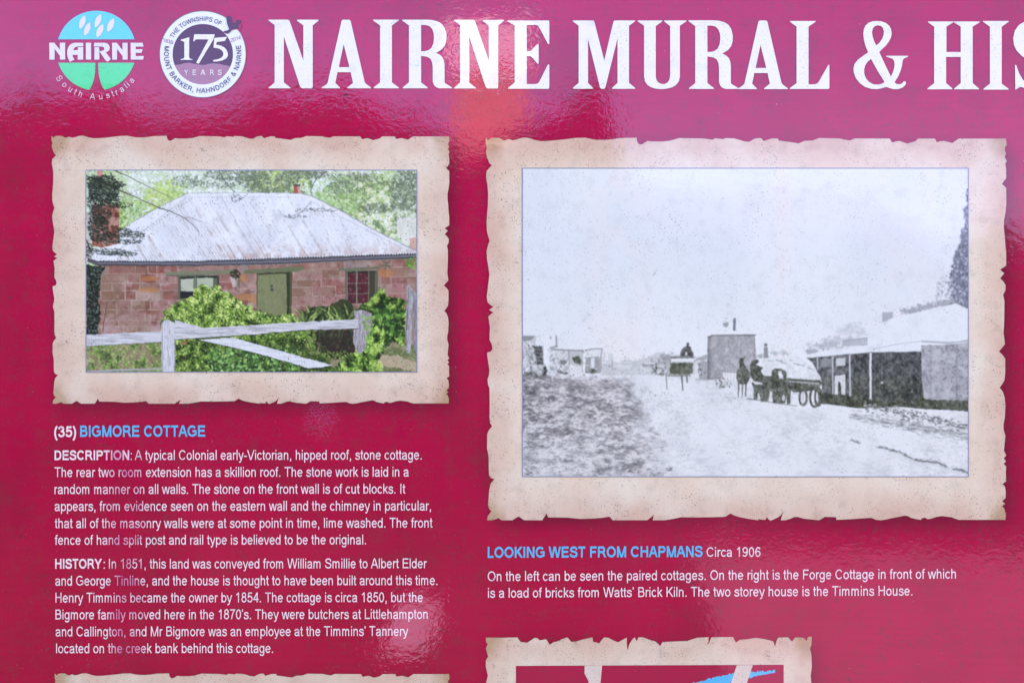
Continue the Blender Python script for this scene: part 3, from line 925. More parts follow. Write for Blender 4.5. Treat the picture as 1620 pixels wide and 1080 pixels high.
gl = [(cx0 + r0 * math.sin(R(t)), cy0 + r0 * math.cos(R(t))) for t in np.linspace(-b, -math.degrees(math.asin(44 / 243)), 30)]
gl = gl + [(553, 540), (566, 512), (575, 480), (581, 440), (583, 400), (582, 385)]
link('tree_crown_half', holed_mesh(ZA(gl), [], LAYER['ink']), M_GREEN, tree_logo)
gr = [(cx0 + r0 * math.sin(R(t)), cy0 + r0 * math.cos(R(t))) for t in np.linspace(b, math.degrees(math.asin(50 / 243)), 30)]
gr = gr + [(628, 535), (616, 508), (607, 475), (601, 440), (600, 400), (601, 385)]
link('tree_crown_half', holed_mesh(ZA(gr), [], LAYER['ink']), M_GREEN, tree_logo)
LOGO_WORD = [
    ([(83, 130), (158, 130), (247, 240), (247, 130), (330, 130), (330, 392), (250, 392), (247, 330), (165, 225), (165, 392), (85, 392)], []),
    ([(405, 428), (385, 395), (368, 350), (360, 300), (362, 250), (375, 205), (400, 168), (435, 143), (480, 131), (605, 131), (614, 185), (530, 187), (490, 197), (460, 225), (452, 245), (527, 245), (527, 198), (610, 198), (610, 392), (524, 392), (524, 318), (445, 318), (448, 350), (474, 390)], []),
    ([(650, 131), (732, 131), (732, 392), (652, 392)], []),
    ([(782, 131), (945, 131), (985, 145), (1010, 170), (1022, 205), (1015, 245), (990, 268), (958, 278), (1040, 385), (985, 426), (955, 400), (872, 280), (860, 262), (900, 258), (928, 245), (938, 225), (932, 203), (905, 190), (775, 187)], []),
    ([(784, 198), (856, 198), (860, 262), (860, 392), (784, 392)], []),
    ([(1058, 131), (1130, 131), (1220, 245), (1220, 131), (1298, 131), (1298, 392), (1222, 392), (1220, 335), (1135, 228), (1135, 392), (1060, 392)], []),
    ([(1345, 131), (1530, 131), (1547, 190), (1424, 190), (1424, 232), (1532, 232), (1515, 287), (1424, 287), (1424, 337), (1552, 337), (1538, 392), (1348, 392)], []),
]
me = join_meshes([holed_mesh(ZL(o_), [ZL(h) for h in hs], LAYER['ink2']) for o_, hs in LOGO_WORD])
link('lettering', me, M_LILAC, tree_logo)
text_arc('South Australia', 152.6, 80.6, 77.4, 9.4, 233, 130, M_LILAC, tree_logo, w=72, xk=0.95)

# ------------------------------------------------------------------ the anniversary badge
badge = node_empty('anniversary_badge', sign, 'white ringed 175 YEARS badge with a small bird on its rim')
BX, BY = 321.0, 86.3
ZB = lambda pts: [(245 + x / 10.45, 10 + y / 10.45) for x, y in pts]


def circ(r, n=90, cx=BX, cy=BY):
    return [(cx + r * math.cos(2 * math.pi * i / n), cy + r * math.sin(2 * math.pi * i / n)) for i in range(n)]


link('rim', holed_mesh(circ(69.2), [circ(68.0)], LAYER['ink2']), M_OLIVE, badge)
link('ring', holed_mesh(circ(68.0), [circ(47.8)], LAYER['ink']), print_mat('badge_white', (236, 238, 250), 0.3), badge)
wave = [(330, 972), (380, 974), (440, 960), (490, 945), (560, 936), (620, 948), (690, 962), (770, 974), (840, 972), (890, 956), (960, 948), (1060, 955), (1140, 975), (1230, 990)]
lo = [p for p in circ(47.8, 160)]
wv = ZB(wave)
ymid = wv[0][1]
top = sorted([p for p in lo if p[1] < (wv[0][1] + wv[-1][1]) / 2], key=lambda p: math.atan2(p[1] - BY, p[0] - BX) if True else 0)
bot = [p for p in lo if p[1] >= (wv[0][1] + wv[-1][1]) / 2]


def cyc(pts, start_left):
    # order along the circle from the left end to the right end over the top, or under the bottom
    return sorted(pts, key=lambda p: p[0])


upper = sorted([p for p in lo if p[1] < BY], key=lambda p: p[0])
lsid = sorted([p for p in lo if BY <= p[1] < wv[0][1] and p[0] < BX], key=lambda p: -p[1])
rsid = sorted([p for p in lo if BY <= p[1] < wv[-1][1] and p[0] > BX], key=lambda p: p[1])
link('disc', holed_mesh(lsid + upper + rsid + wv[::-1], [], LAYER['ink']), M_PLUM, badge)
under = sorted([p for p in lo if p[1] >= max(wv[0][1], wv[-1][1])], key=lambda p: p[0])
link('hills', holed_mesh(wv + under[::-1], [], LAYER['ink']), M_MAUVE, badge)
D1 = [(428, 562), (560, 520), (574, 524), (570, 600), (570, 850), (582, 872), (628, 882), (628, 892), (432, 892), (432, 880), (478, 870), (490, 850), (490, 605), (480, 590), (430, 570)]
D7 = [(655, 470), (992, 470), (992, 480), (968, 560), (740, 938), (725, 955), (690, 942), (690, 930), (890, 555), (700, 552), (670, 562), (655, 590), (638, 580)]
D5 = [(985, 530), (1188, 512), (1192, 520), (1160, 580), (1030, 596), (1012, 640), (1090, 655), (1150, 685), (1190, 730), (1212, 790), (1208, 830), (1180, 870), (1120, 900), (1040, 918), (975, 920), (962, 905), (975, 893), (1050, 880), (1105, 855), (1135, 815), (1132, 770), (1105, 730), (1060, 705), (1000, 695), (970, 690), (975, 660)]
link('numeral', join_meshes([holed_mesh(ZB(d), [], LAYER['ink2']) for d in (D1, D7, D5)]), M_WHITE, badge)
V, F, a_, b_ = text_run('Y', 95)
xs_ = [(490, 552), (628, 688), (758, 838), (918, 980), (1044, 1106)]
ms = []
for ch, (xa, xb) in zip('YEARS', xs_):
    V, F, a_, b_ = text_run(ch, 105)
    pts = [((xa + (vx - a_) / (b_ - a_) * (xb - xa)) / 10.45 + 245, (410 - vy / 716 * 88) / 10.45 + 80) for vx, vy in V]
    ms.append(flat_from_tris(pts, F, LAYER['ink2']))
link('lettering', join_meshes(ms), M_WHITE, badge)
text_arc('THE TOWNSHIPS OF', BX, BY, 52.6, 7.0, -59, 29, M_NAVY, badge, w=100, inward=False, xk=0.9)
text_arc('MOUNT BARKER, HAHNDORF & NAIRNE', BX, BY, 61.4, 7.8, 279, 79, M_NAVY, badge, w=112, inward=True, xk=0.92)
for yr, xa, xb, yb, sl in (('1839', 258.4, 273.8, 67.0, 0.24), ('2014', 365.3, 381.0, 67.6, -0.33)):
    t_ = text_line(yr, xa, xb, yb, 6.0, M_ROSE, w=84, slope=sl, name='lettering', layer='ink2')
    t_.parent = badge
BIRD = [(1135, 430), (1165, 415), (1205, 405), (1235, 385), (1215, 345), (1200, 300), (1190, 250), (1186, 205), (1205, 180), (1215, 158), (1225, 175), (1240, 155), (1250, 175), (1270, 178), (1280, 215), (1285, 250), (1300, 285), (1325, 285), (1350, 255), (1375, 232), (1405, 225), (1425, 255), (1415, 290), (1385, 318), (1392, 345), (1385, 375), (1350, 385), (1300, 390), (1265, 410), (1245, 440), (1205, 460), (1170, 452)]
link('bird', holed_mesh(ZB(BIRD), [], LAYER['ink3']), M_PLUM, badge)
link('cut', holed_mesh(ZB([(1186, 205), (1195, 270), (1235, 385), (1300, 396), (1362, 380), (1400, 430), (1440, 330), (1400, 250), (1290, 200)]), [], LAYER['ink2'] + 0.0001), print_mat('badge_gap_crimson', (172, 24, 74), 0.5), badge)

# ------------------------------------------------------------------ centre print at the bottom
low = node_empty('map_print', sign, 'crimson print with cream bars and a blue brush stroke at the bottom edge')
link('crimson_field', holed_mesh([(816.2, 1052.2), (1239.5, 1050.4), (1240, 1400), (816, 1400)], [], LAYER['photo']), M_MAROON, low)
link('cream_bar', holed_mesh([(924.8, 1052), (952.4, 1051.6), (949.8, 1080), (944, 1180), (940, 1200), (934, 1180), (931, 1076), (924.6, 1064)], [], LAYER['line']), M_CREAM, low)
link('cream_bar', holed_mesh([(1165.2, 1051.2), (1190.8, 1050.8), (1181, 1080), (1150, 1170), (1126, 1172), (1156, 1080)], [], LAYER['line']), M_CREAM, low)
rnd = random.Random(4)
up_, dn_ = [], []
for i in range(70):
    t = i / 69
    x = 1090 + t * 136
    top_ = 1082 - 20 * min(1, t * 1.7) ** 0.8 - 6 * max(0, t - 0.6)
    thick = 26 * (1 - t) ** 1.2 + 1.2
    up_.append((x, top_ + rnd.uniform(-1.6, 1.6)))
    dn_.append((x + rnd.uniform(-1, 1) * 0.4, top_ + 2.2 + thick + rnd.uniform(-3, 3) * min(1, (1 - t) * 1.6)))
link('brush_stroke', holed_mesh(up_ + dn_[::-1], [], LAYER['line'] - 0.0001), M_BLUE, low)
# ------------------------------------------------------------------ the two printed photographs: painted as rasters of coloured faces
class Paint:
    """a small raster painter working in print units; k samples per unit while painting"""

    def __init__(self, x0, y0, x1, y1, k=2):
        self.x0, self.y0, self.k = x0, y0, k
        self.w, self.h = int(round((x1 - x0) * k)), int(round((y1 - y0) * k))
        self.a = np.zeros((self.h, self.w, 3))
        self.reg = np.zeros((self.h, self.w), np.int8)
        self.Y, self.X = np.mgrid[0:self.h, 0:self.w].astype(float)
        self.X = (self.X + 0.5) / k + x0
        self.Y = (self.Y + 0.5) / k + y0

    def mask(self, pts):
        """antialiased-enough even-odd polygon mask"""
        m = np.zeros((self.h, self.w), bool)
        xs, ys = [p[0] for p in pts], [p[1] for p in pts]
        k = self.k
        j0, j1 = max(0, int((min(ys) - self.y0) * k) - 1), min(self.h, int((max(ys) - self.y0) * k) + 2)
        i0, i1 = max(0, int((min(xs) - self.x0) * k) - 1), min(self.w, int((max(xs) - self.x0) * k) + 2)
        if j0 >= j1 or i0 >= i1:
            return m
        X, Y = self.X[j0:j1, i0:i1], self.Y[j0:j1, i0:i1]
        s = np.zeros(X.shape, bool)
        n = len(pts)
        for i in range(n):
            (ax, ay), (bx, by) = pts[i], pts[(i + 1) % n]
            if ay == by:
                continue
            c = ((ay > Y) != (by > Y)) & (X < (bx - ax) * (Y - ay) / (by - ay) + ax)
            s ^= c
        m[j0:j1, i0:i1] = s
        return m

    def fill(self, m, col, alpha=1.0, region=None):
        if not isinstance(m, np.ndarray):
            m = self.mask(m)
        col = np.asarray(col, float)
        if isinstance(alpha, np.ndarray):
            al = (m * alpha)[..., None]
            self.a = self.a * (1 - al) + (col if col.ndim == 1 else col) * al
        else:
            if col.ndim == 1:
                self.a[m] = self.a[m] * (1 - alpha) + col * alpha
            else:
                self.a[m] = self.a[m] * (1 - alpha) + col[m] * alpha
        if region is not None:
            self.reg[m] = region
        return m

    def line(self, pts, w0, col, w1=None, alpha=1.0, region=None):
        w1 = w0 if w1 is None else w1
        n = len(pts) - 1
        for i in range(n):
            (ax, ay), (bx, by) = pts[i], pts[i + 1]
            wa, wb = w0 + (w1 - w0) * i / n, w0 + (w1 - w0) * (i + 1) / n
            L = math.hypot(bx - ax, by - ay) or 1
            pad = max(wa, wb) + 1
            k = self.k
            j0, j1 = max(0, int((min(ay, by) - pad - self.y0) * k)), min(self.h, int((max(ay, by) + pad - self.y0) * k) + 1)
            i0, i1 = max(0, int((min(ax, bx) - pad - self.x0) * k)), min(self.w, int((max(ax, bx) + pad - self.x0) * k) + 1)
            if j0 >= j1 or i0 >= i1:
                continue
            X, Y = self.X[j0:j1, i0:i1], self.Y[j0:j1, i0:i1]
            t = np.clip(((X - ax) * (bx - ax) + (Y - ay) * (by - ay)) / (L * L), 0, 1)
            d = np.hypot(X - ax - t * (bx - ax), Y - ay - t * (by - ay))
            cov = np.clip((wa + (wb - wa) * t) / 2 - d + 0.35, 0, 1) * alpha
            self.a[j0:j1, i0:i1] = self.a[j0:j1, i0:i1] * (1 - cov[..., None]) + np.asarray(col, float) * cov[..., None]
            if region is not None:
                self.reg[j0:j1, i0:i1][cov > 0.5] = region

    def dab(self, x, y, rx, ry, ang, col, alpha=1.0):
        r = max(rx, ry) + 1
        k = self.k
        j0, j1 = max(0, int((y - r - self.y0) * k)), min(self.h, int((y + r - self.y0) * k) + 1)
        i0, i1 = max(0, int((x - r - self.x0) * k)), min(self.w, int((x + r - self.x0) * k) + 1)
        if j0 >= j1 or i0 >= i1:
            return
        X, Y = self.X[j0:j1, i0:i1] - x, self.Y[j0:j1, i0:i1] - y
        c, s = math.cos(ang), math.sin(ang)
        u, v = (X * c + Y * s) / rx, (-X * s + Y * c) / ry
        cov = np.clip((1.15 - np.hypot(u, v)) * 2.2, 0, 1) * alpha
        self.a[j0:j1, i0:i1] = self.a[j0:j1, i0:i1] * (1 - cov[..., None]) + np.asarray(col, float) * cov[..., None]

    def soft(self, cx, cy, rx, ry, col, seed, alpha=0.8, cell=4.0, region=None):
        """an out-of-focus clump with a broken edge"""
        d = np.sqrt(((self.X - cx) / rx) ** 2 + ((self.Y - cy) / ry) ** 2)
        n = self.noise(cell, seed, 3)
        al = np.clip((1.15 - d) * 1.8 + (n - 0.5) * 3.2 - 0.15, 0, 1) * alpha * (d < 1.8)
        c = np.asarray(col, float) + ((n - 0.5) * -60)[..., None]
        self.a = self.a * (1 - al[..., None]) + c * al[..., None]
        if region is not None:
            self.reg[al > 0.3] = region

    def noise(self, cell, seed, octaves=4, aniso=1.0):
        return vnoise(self.h, self.w, cell * self.k, seed, octaves, aniso)

    def leaves(self, m, n, size, cols, seed, alpha=0.9, clump=None, flat=1.0, ang=None):
        rg = np.random.RandomState(seed)
        jj, ii = np.nonzero(m)
        if len(jj) == 0:
            return
        pick = rg.randint(0, len(jj), n)
        cols = np.asarray(cols, float)
        for q in pick:
            x, y = ii[q] / self.k + self.x0, jj[q] / self.k + self.y0
            s = size * rg.uniform(0.55, 1.35)
            if clump is not None:
                t = np.clip(clump[jj[q], ii[q]] + rg.uniform(-0.28, 0.28), 0, 0.999)
                c = cols[int(t * len(cols))]
            else:
                c = cols[rg.randint(len(cols))]
            c = c * rg.uniform(0.9, 1.1)
            self.dab(x, y, s, s * rg.uniform(0.4, 0.8) * flat, rg.uniform(0, 3.14) if ang is None else ang + rg.uniform(-0.5, 0.5), c, alpha)

    def blur(self, m=None, n=1):
        a = self.a
        for _ in range(n):
            p = np.pad(a, ((1, 1), (1, 1), (0, 0)), 'edge')
            a = (p[:-2, 1:-1] + p[2:, 1:-1] + p[1:-1, :-2] + p[1:-1, 2:] + 2 * p[1:-1, 1:-1]) / 6
        if m is None:
            self.a = a
        else:
            self.a[m] = a[m]

    def finish(self, warp=0.9, seed=900):
        k = self.k
        # wobble the drawing a little so that no edge stays ruler-straight
        for cell, amp in ((9, warp), (3.5, warp * 0.5)):
            dx = (self.noise(cell, seed, 2) - 0.5) * 2.4 * amp * k
            dy = (self.noise(cell, seed + 1, 2) - 0.5) * 2.4 * amp * k
            seed += 2
            jj = np.clip(np.round(np.arange(self.h)[:, None] + dy).astype(int), 0, self.h - 1)
            ii = np.clip(np.round(np.arange(self.w)[None, :] + dx).astype(int), 0, self.w - 1)
            self.a = self.a[jj, ii]
            if cell > 5:
                self.reg = self.reg[jj, ii]
        a = np.clip(self.a, 0, 255)
        a = a.reshape(self.h // k, k, self.w // k, k, 3).mean((1, 3))
        return lin(a), self.reg[::k, ::k]


def n01(a, lo=0.3, hi=0.7):
    return np.clip((a - lo) / (hi - lo), 0, 1)


def mixc(t, c0, c1):
    return np.asarray(c0, float) * (1 - t[..., None]) + np.asarray(c1, float) * t[..., None]


def ragged(pts, amp, seed, step=3.0):
    rg = random.Random(seed)
    out = []
    for i in range(len(pts)):
        (ax, ay), (bx, by) = pts[i], pts[(i + 1) % len(pts)]
        n = max(1, int(math.hypot(bx - ax, by - ay) / step))
        for j in range(n):
            t = j / n
            out.append((ax + (bx - ax) * t + rg.uniform(-amp, amp), ay + (by - ay) * t + rg.uniform(-amp, amp)))
    return out


# regions of the cottage picture
R_TREES, R_ROOF, R_GUTTER, R_WALL, R_DOOR, R_WINDOW, R_BUSH, R_FENCE, R_CHIMNEY, R_GARDEN, R_WINDOW2, R_CHIMNEY2, R_POST, R_POST2, R_STAKE, R_LAWN = range(16)


def paint_cottage():
    p = Paint(136, 269, 660, 589, 2)
    N = p.noise
    full = np.ones((p.h, p.w), bool)
    # light foliage and glare behind the roof
    n1, n2, n3 = N(46, 1), N(14, 2, 4), N(5, 3, 3)
    base = mixc(n01(n1, 0.36, 0.62), (232, 238, 240), (184, 208, 146))
    base = base * 0.55 + mixc(n01(n2, 0.35, 0.65), (236, 242, 246), (142, 178, 100)) * 0.45
    p.fill(full, base, region=R_TREES)
    top = p.Y < 420
    clump = n01(n2, 0.3, 0.7)
    p.leaves(top, 6500, 1.8, [(128, 154, 96), (160, 190, 118), (196, 216, 150), (226, 236, 200), (242, 245, 248), (244, 247, 252)], 11, 0.62, clump)
    sk = (n1 < 0.44) & top
    p.leaves(sk, 900, 3.0, [(238, 241, 250), (230, 238, 240)], 13, 0.8)
    for (cx, cy, rx, ry, n, cols) in (
            (215, 355, 42, 42, 900, [(140, 178, 96), (166, 202, 112), (196, 218, 140), (122, 158, 84)]),
            (262, 318, 34, 30, 600, [(186, 212, 110), (206, 226, 130), (160, 192, 96)]),
            (590, 330, 60, 55, 2600, [(98, 122, 76), (134, 160, 92), (172, 194, 116), (212, 222, 170), (228, 234, 214)]),
            (530, 312, 40, 36, 900, [(150, 190, 110), (190, 220, 150), (120, 156, 84)]),
            (645, 320, 24, 60, 900, [(84, 104, 84), (112, 134, 100), (144, 162, 122), (214, 222, 210)]),
            (500, 285, 24, 18, 300, [(232, 240, 246), (214, 230, 214)]),
            (440, 285, 55, 22, 800, [(88, 110, 70), (128, 158, 82), (168, 192, 96), (196, 212, 140)])):
        m = ((p.X - cx) / rx) ** 2 + ((p.Y - cy) / ry) ** 2 < 1 + (n3 - 0.5) * 2
        p.leaves(m & top, n, 2.2, cols, int(cx), 0.85, n01(N(7, int(cx) + 1, 3), 0.3, 0.7))
    p.fill(ragged([(628, 345), (659, 345), (659, 388), (640, 385), (628, 372)], 1.5, 3), (232, 228, 226), 0.85)
    p.fill([(648, 378), (659, 374), (659, 398), (648, 392)], (206, 150, 138), 0.9)
    # dark overhanging twigs and leaf sprays at the top edge
    for (cx, cy, rx, ry, n) in ((365, 276, 42, 9, 300), (345, 290, 40, 9, 150), (400, 282, 26, 16, 300), (420, 298, 34, 10, 240), (455, 284, 20, 12, 200),
                                (490, 276, 30, 8, 300), (640, 300, 22, 34, 520), (600, 330, 28, 9, 200), (300, 288, 30, 10, 120), (560, 282, 40, 8, 220), (545, 298, 30, 10, 200)):
        m = ((p.X - cx) / rx) ** 2 + ((p.Y - cy) / ry) ** 2 < 1
        p.leaves(m & top, n, 1.7, [(72, 88, 74), (98, 114, 92), (128, 144, 110), (66, 78, 70)], int(cx * 3 + cy), 0.62)
    rg = random.Random(5)
    for (pts, w0, w1, c) in ((((346, 270), (357, 288), (372, 305), (378, 316)), 1.6, 0.7, (60, 62, 64)), (((566, 270), (566, 300), (560, 330)), 1.3, 0.8, (96, 104, 84)),
                             (((552, 270), (566, 295), (576, 312)), 2.0, 1.2, (178, 182, 156)), (((520, 274), (536, 292), (551, 305)), 1.5, 1, (200, 200, 180)),
                             (((515, 273), (500, 284), (492, 300), (492, 318)), 2.0, 1.0, (66, 72, 60)), (((528, 300), (540, 322), (543, 330)), 1, .8, (120, 128, 104)),
                             (((655, 276), (648, 300), (640, 318), (634, 330)), 1.6, 1.0, (66, 76, 66)), (((588, 292), (620, 288), (655, 294)), 1.2, .8, (90, 96, 80)),
                             (((210, 345), (222, 333), (236, 318)), 1.2, 0.8, (206, 212, 200)), (((228, 350), (226, 338), (232, 328)), 1, 0.7, (210, 216, 205))):
        p.line(list(pts), w0, c, w1)
    # the small far chimney
    p.fill([(464.5, 295), (475, 295), (475, 307), (465.5, 307)], (176, 96, 92), region=R_CHIMNEY2)
    p.fill([(463.5, 291.5), (476, 291.5), (474.5, 295.5), (465, 295.5)], (104, 96, 88), region=R_CHIMNEY2)
    p.fill([(471, 296), (475, 296), (475, 307), (471, 307)], (222, 192, 186), 0.7)
    # corrugated roof
    roof = [(137, 406), (146, 398), (206, 354), (244, 332), (297, 306), (384, 305), (478, 306), (494, 311), (540, 334), (590, 363), (659, 397), (659, 402), (560, 406), (430, 411.5), (300, 414), (155, 414), (139, 409)]
    mr = p.fill(roof, (230, 232, 246), region=R_ROOF)
    rn = N(26, 21, 5)
    p.fill(mr, mixc(n01(rn, 0.3, 0.7), (222, 224, 240), (240, 241, 253)), 0.8)
    # ribs fan: near vertical at the ends of the slope, leaning in the middle
    lean = np.where(p.X > 250, 0.62, 0.62)
    u = p.X - (p.Y - 306) * lean
    hip = (p.X < 300 - (p.Y - 306) * 1.12)
    uu = np.where(hip, (p.X + p.Y * 0.35), u)
    rib = 0.5 + 0.5 * np.cos(2 * np.pi * uu / 4.6)
    depth = n01(p.Y, 306, 410)
    left = n01(-(p.X - (p.Y - 306) * 0.62), -430, -230)
    ribamp = (0.04 + 0.7 * depth * (0.12 + 0.88 * left)) * n01(N(22, 23, 3), 0.25, 0.6)
    p.fill(mr & ~hip, (176, 170, 184), (1 - rib) ** 2 * ribamp)
    # rust runs along the ribs
    run = vnoise(p.h, p.w, 10, 31, 3)
    rs = np.random.RandomState(8)
    col_seed = rs.rand(1400)
    ci = np.clip(((u - 60) / 2.3).astype(int), 0, 1399)
    streak = col_seed[ci]
    rst = np.clip(streak - 0.68, 0, 1) / 0.32 * n01(run * 0.5 + N(14, 33, 3) * 0.5, 0.42, 0.6) * (0.25 + 0.75 * depth ** 1.2) * (1 - 0.55 * n01(p.X, 480, 560))
    p.fill(mr & ~hip, (140, 106, 100), np.clip(rst * 0.62, 0, 0.55))
    low_r = n01(p.Y + (p.X - 300) * 0.02, 388, 412) * n01(N(9, 35, 3), 0.35, 0.6) * n01(p.X, 330, 380)
    p.fill(mr, (166, 112, 104), low_r * 0.5)
    rg2 = np.random.RandomState(9)
    for _ in range(420):
        x = rg2.uniform(210, 640)
        y = rg2.uniform(312, 408)
        if p.mask([(x, y), (x + 1, y), (x, y + 1)]).any() and y > 306 + max(0, (300 - x) * 0.9) and y > 306 + max(0, (x - 480) * 0.56):
            p.line([(x, y), (x + rg2.uniform(2, 6) * .62, y + rg2.uniform(2, 6))], rg2.uniform(0.5, 1.2), (120, 98, 98), alpha=rg2.uniform(.15, .55))
    # nail heads and laps
    for i in range(30):
        t = i / 29
        x, y = 302 - t * 112, 313 + t * 80
        p.line([(x, y), (x + 1.6, y + 2.2)], 1.2, (128, 120, 132), alpha=0.7)
    for i in range(46):
        x = 300 + i * 3.9
        p.line([(x, 311), (x + 1, 312.6)], 1.0, (140, 138, 152), alpha=0.7)
    for i in range(40):
        t = i / 39
        p.line([(492 + t * 160, 318 + t * 82), (494 + t * 160, 320.5 + t * 82)], 1.0, (132, 126, 140), alpha=0.6)
    p.line([(206, 354), (244, 332), (297, 306)], 1.1, (110, 110, 128))
    p.line([(297, 306), (384, 305), (478, 306)], 1.2, (164, 168, 186))
    p.line([(300, 309), (262, 338), (232, 362), (186, 396)], 0.9, (160, 158, 172))
    p.line([(297, 308), (384, 307.4), (478, 308.4)], 0.8, (240, 242, 250))
    p.line([(478, 306), (494, 311), (540, 334), (590, 363), (659, 397)], 1.6, (142, 140, 160))
    p.line([(478, 308), (494, 313.4), (540, 336.6), (590, 366), (659, 400)], 0.9, (232, 232, 244))
    for pts in (((350, 312), (372, 348), (394, 385), (408, 408)), ((372, 350), (371, 348), (376, 360))):
        p.line(list(pts), 0.9, (138, 128, 138), alpha=0.8)
    # scalloped lower edge of the sheets, gutter
    for i in range(118):
        x = 160 + i * 4.25
        y = 413.6 - max(0, (x - 300)) * 0.0335
        p.dab(x, y, 1.8, 1.3, 0, (44, 44, 52), 0.95)
    p.fill([(140, 408), (155, 412.5), (300, 412.8), (430, 409.8), (560, 404.5), (659, 400.5), (659, 408.5), (560, 412.5), (430, 418.5), (300, 420.5), (156, 420.5), (138, 414)], (92, 90, 102), region=R_GUTTER)
    for i in range(118):
        x = 160 + i * 4.25
        y = 412.4 - max(0, (x - 300)) * 0.0335
        p.dab(x + 2.1, y, 1.3, 1.5, 0, (222, 224, 238), 0.95)
        p.dab(x, y + 1.4, 1.7, 1.1, 0, (48, 48, 54), 0.9)
    p.line([(156, 416.4), (300, 417), (430, 414.2), (560, 408.8), (659, 404.4)], 0.9, (178, 178, 196))
    p.line([(156, 420), (300, 420.2), (430, 418), (560, 412.2), (659, 408)], 1.2, (50, 48, 52))
    # stone wall
    wall = [(137, 420), (156, 420.5), (300, 420.8), (430, 419), (560, 413), (659, 409), (659, 589), (137, 589)]
    mw = p.fill(wall, (182, 158, 150), region=R_WALL)
    rs = np.random.RandomState(12)
    y = 418.0
    row = 0
    while y < 560:
        h = rs.choice([7, 9, 12, 15, 17])
        x = 137 - rs.uniform(0, 12)
        while x < 662:
            w = rs.uniform(14, 44) if h > 8 else rs.uniform(20, 36)
            sag = -(x - 300) * 0.034 if x > 300 else 0
            c = np.array([(160, 108, 104), (142, 94, 86), (168, 120, 120), (136, 98, 86), (152, 112, 106), (172, 130, 128), (146, 92, 86), (150, 118, 104)][rs.randint(8)], float)
            if rs.rand() < 0.04:
                c = np.array((168, 120, 90.))
            if rs.rand() < 0.08:
                c = np.array((152, 134, 136.))
            jy = rs.uniform(-1.6, 1.6)
            if rs.rand() < 0.12:
                x += w
                continue
            pts = ragged([(x + 0.8, y + sag + 0.6 + jy * 0.4), (x + w - 0.8, y + sag + 0.6), (x + w - 0.8, y + h - 0.7 + sag), (x + 0.8, y + h - 0.7 + sag)], 0.55, int(x * 7 + y), 5)
            p.fill(p.mask(pts) & mw, c)
            if rs.rand() < 0.5:
                p.line([(x + 2, y + h - 1.4 + sag), (x + w - 2, y + h - 1.4 + sag)], 0.8, c * 0.72, alpha=0.7)
            x += w
        y += h
        row += 1
    wn_ = N(10, 41, 5)
    p.fill(mw, (204, 180, 178), n01(wn_, 0.5, 0.72) * 0.5)
    p.fill(mw, (170, 126, 128), n01(N(26, 47, 3), 0.45, 0.65) * 0.4)
    p.fill(mw, (112, 74, 72), n01(N(8, 42, 4), 0.56, 0.76) * 0.5)
    p.fill(mw & (p.Y > 498) & (p.X < 262), (196, 172, 176), n01(N(12, 43), 0.4, 0.6) * 0.5)
    p.fill(mw, (150, 128, 112), n01(N(16, 48, 4), 0.4, 0.65) * 0.4)
    p.fill(mw, (90, 66, 62), np.clip(1 - (p.Y - (418 - np.maximum(0, p.X - 300) * 0.034)) / 7, 0, 1) * 0.35)
    for (cx, cy, rx, ry) in ((238, 441, 15, 4), (236, 459, 18, 4), (392, 470, 20, 6), (385, 441, 8, 6), (609, 432, 13, 7), (404, 476, 10, 4)):
        m = ((p.X - cx) / rx) ** 2 + ((p.Y - cy) / ry) ** 2 < 1 + (N(5, 44) - 0.5) * 1.4
        p.fill(m & mw, (188, 128, 82), 0.62)
    # dark creeper at the left edge
    m = p.fill(ragged([(137, 420), (166, 422), (160, 440), (157, 470), (159, 500), (156, 528), (137, 530)], 1.8, 7), (38, 44, 42), region=R_BUSH)
    p.leaves(m, 520, 1.6, [(34, 42, 40), (60, 74, 66), (92, 110, 100), (26, 28, 30), (120, 134, 128)], 51, 0.8)
    p.line([(170, 478), (166, 500), (163, 524)], 1.5, (98, 70, 66))
    # windows
    def frame(x0_, y0_, x1_, y1_, reg):
        p.fill([(x0_, y0_), (x1_, y0_), (x1_, y1_), (x0_, y1_)], (98, 104, 88), region=reg)
    p.fill([(262, 430), (370, 427), (370, 433), (262, 436)], (128, 130, 110), region=R_WINDOW)
    p.line([(264, 436), (282, 436)], 1.2, (70, 62, 58))
    frame(282, 435, 347, 474, R_WINDOW)
    p.fill([(285, 438), (344, 436.5), (344, 440), (285, 441)], (52, 54, 52))
    p.fill([(286, 441), (306.5, 441), (306.5, 461), (286, 461)], (188, 192, 176))
    p.fill([(286, 461), (306.5, 461), (306.5, 472), (286, 472)], (40, 42, 48))
    p.fill([(312, 440), (337, 439.5), (337, 462), (312, 462)], (180, 186, 168))
    p.fill([(307.6, 439), (310.8, 439), (310.8, 474), (307.6, 474)], (122, 130, 114))
    p.line([(286, 441), (286, 472)], 1.0, (60, 62, 58))
    p.fill([(344, 437), (347.5, 437), (347.5, 474), (344, 474)], (70, 70, 64))
    # door
    p.fill([(386, 427), (481, 421), (481, 426), (470, 430), (386, 433)], (112, 118, 92), region=R_DOOR)
    p.fill([(406, 432), (462, 429.5), (462, 500), (406, 500)], (80, 86, 64), region=R_DOOR)
    md = p.fill([(408, 434), (453, 432), (454, 499), (407, 499)], (134, 138, 104), region=R_DOOR)
    p.fill(md, (112, 118, 84), n01(N(8, 61, 3, 0.4), 0.4, 0.7) * 0.4)
    p.fill([(454, 432), (458, 431.6), (458, 500), (454.5, 500)], (56, 58, 46))
    p.line([(408, 434), (457, 431.8)], 1.6, (52, 54, 46))
    p.dab(430.5, 452.5, 2.2, 2.2, 0, (70, 66, 70), 0.85)
    p.dab(430.5, 458, 2.8, 2.6, 0, (70, 66, 70), 0.85)
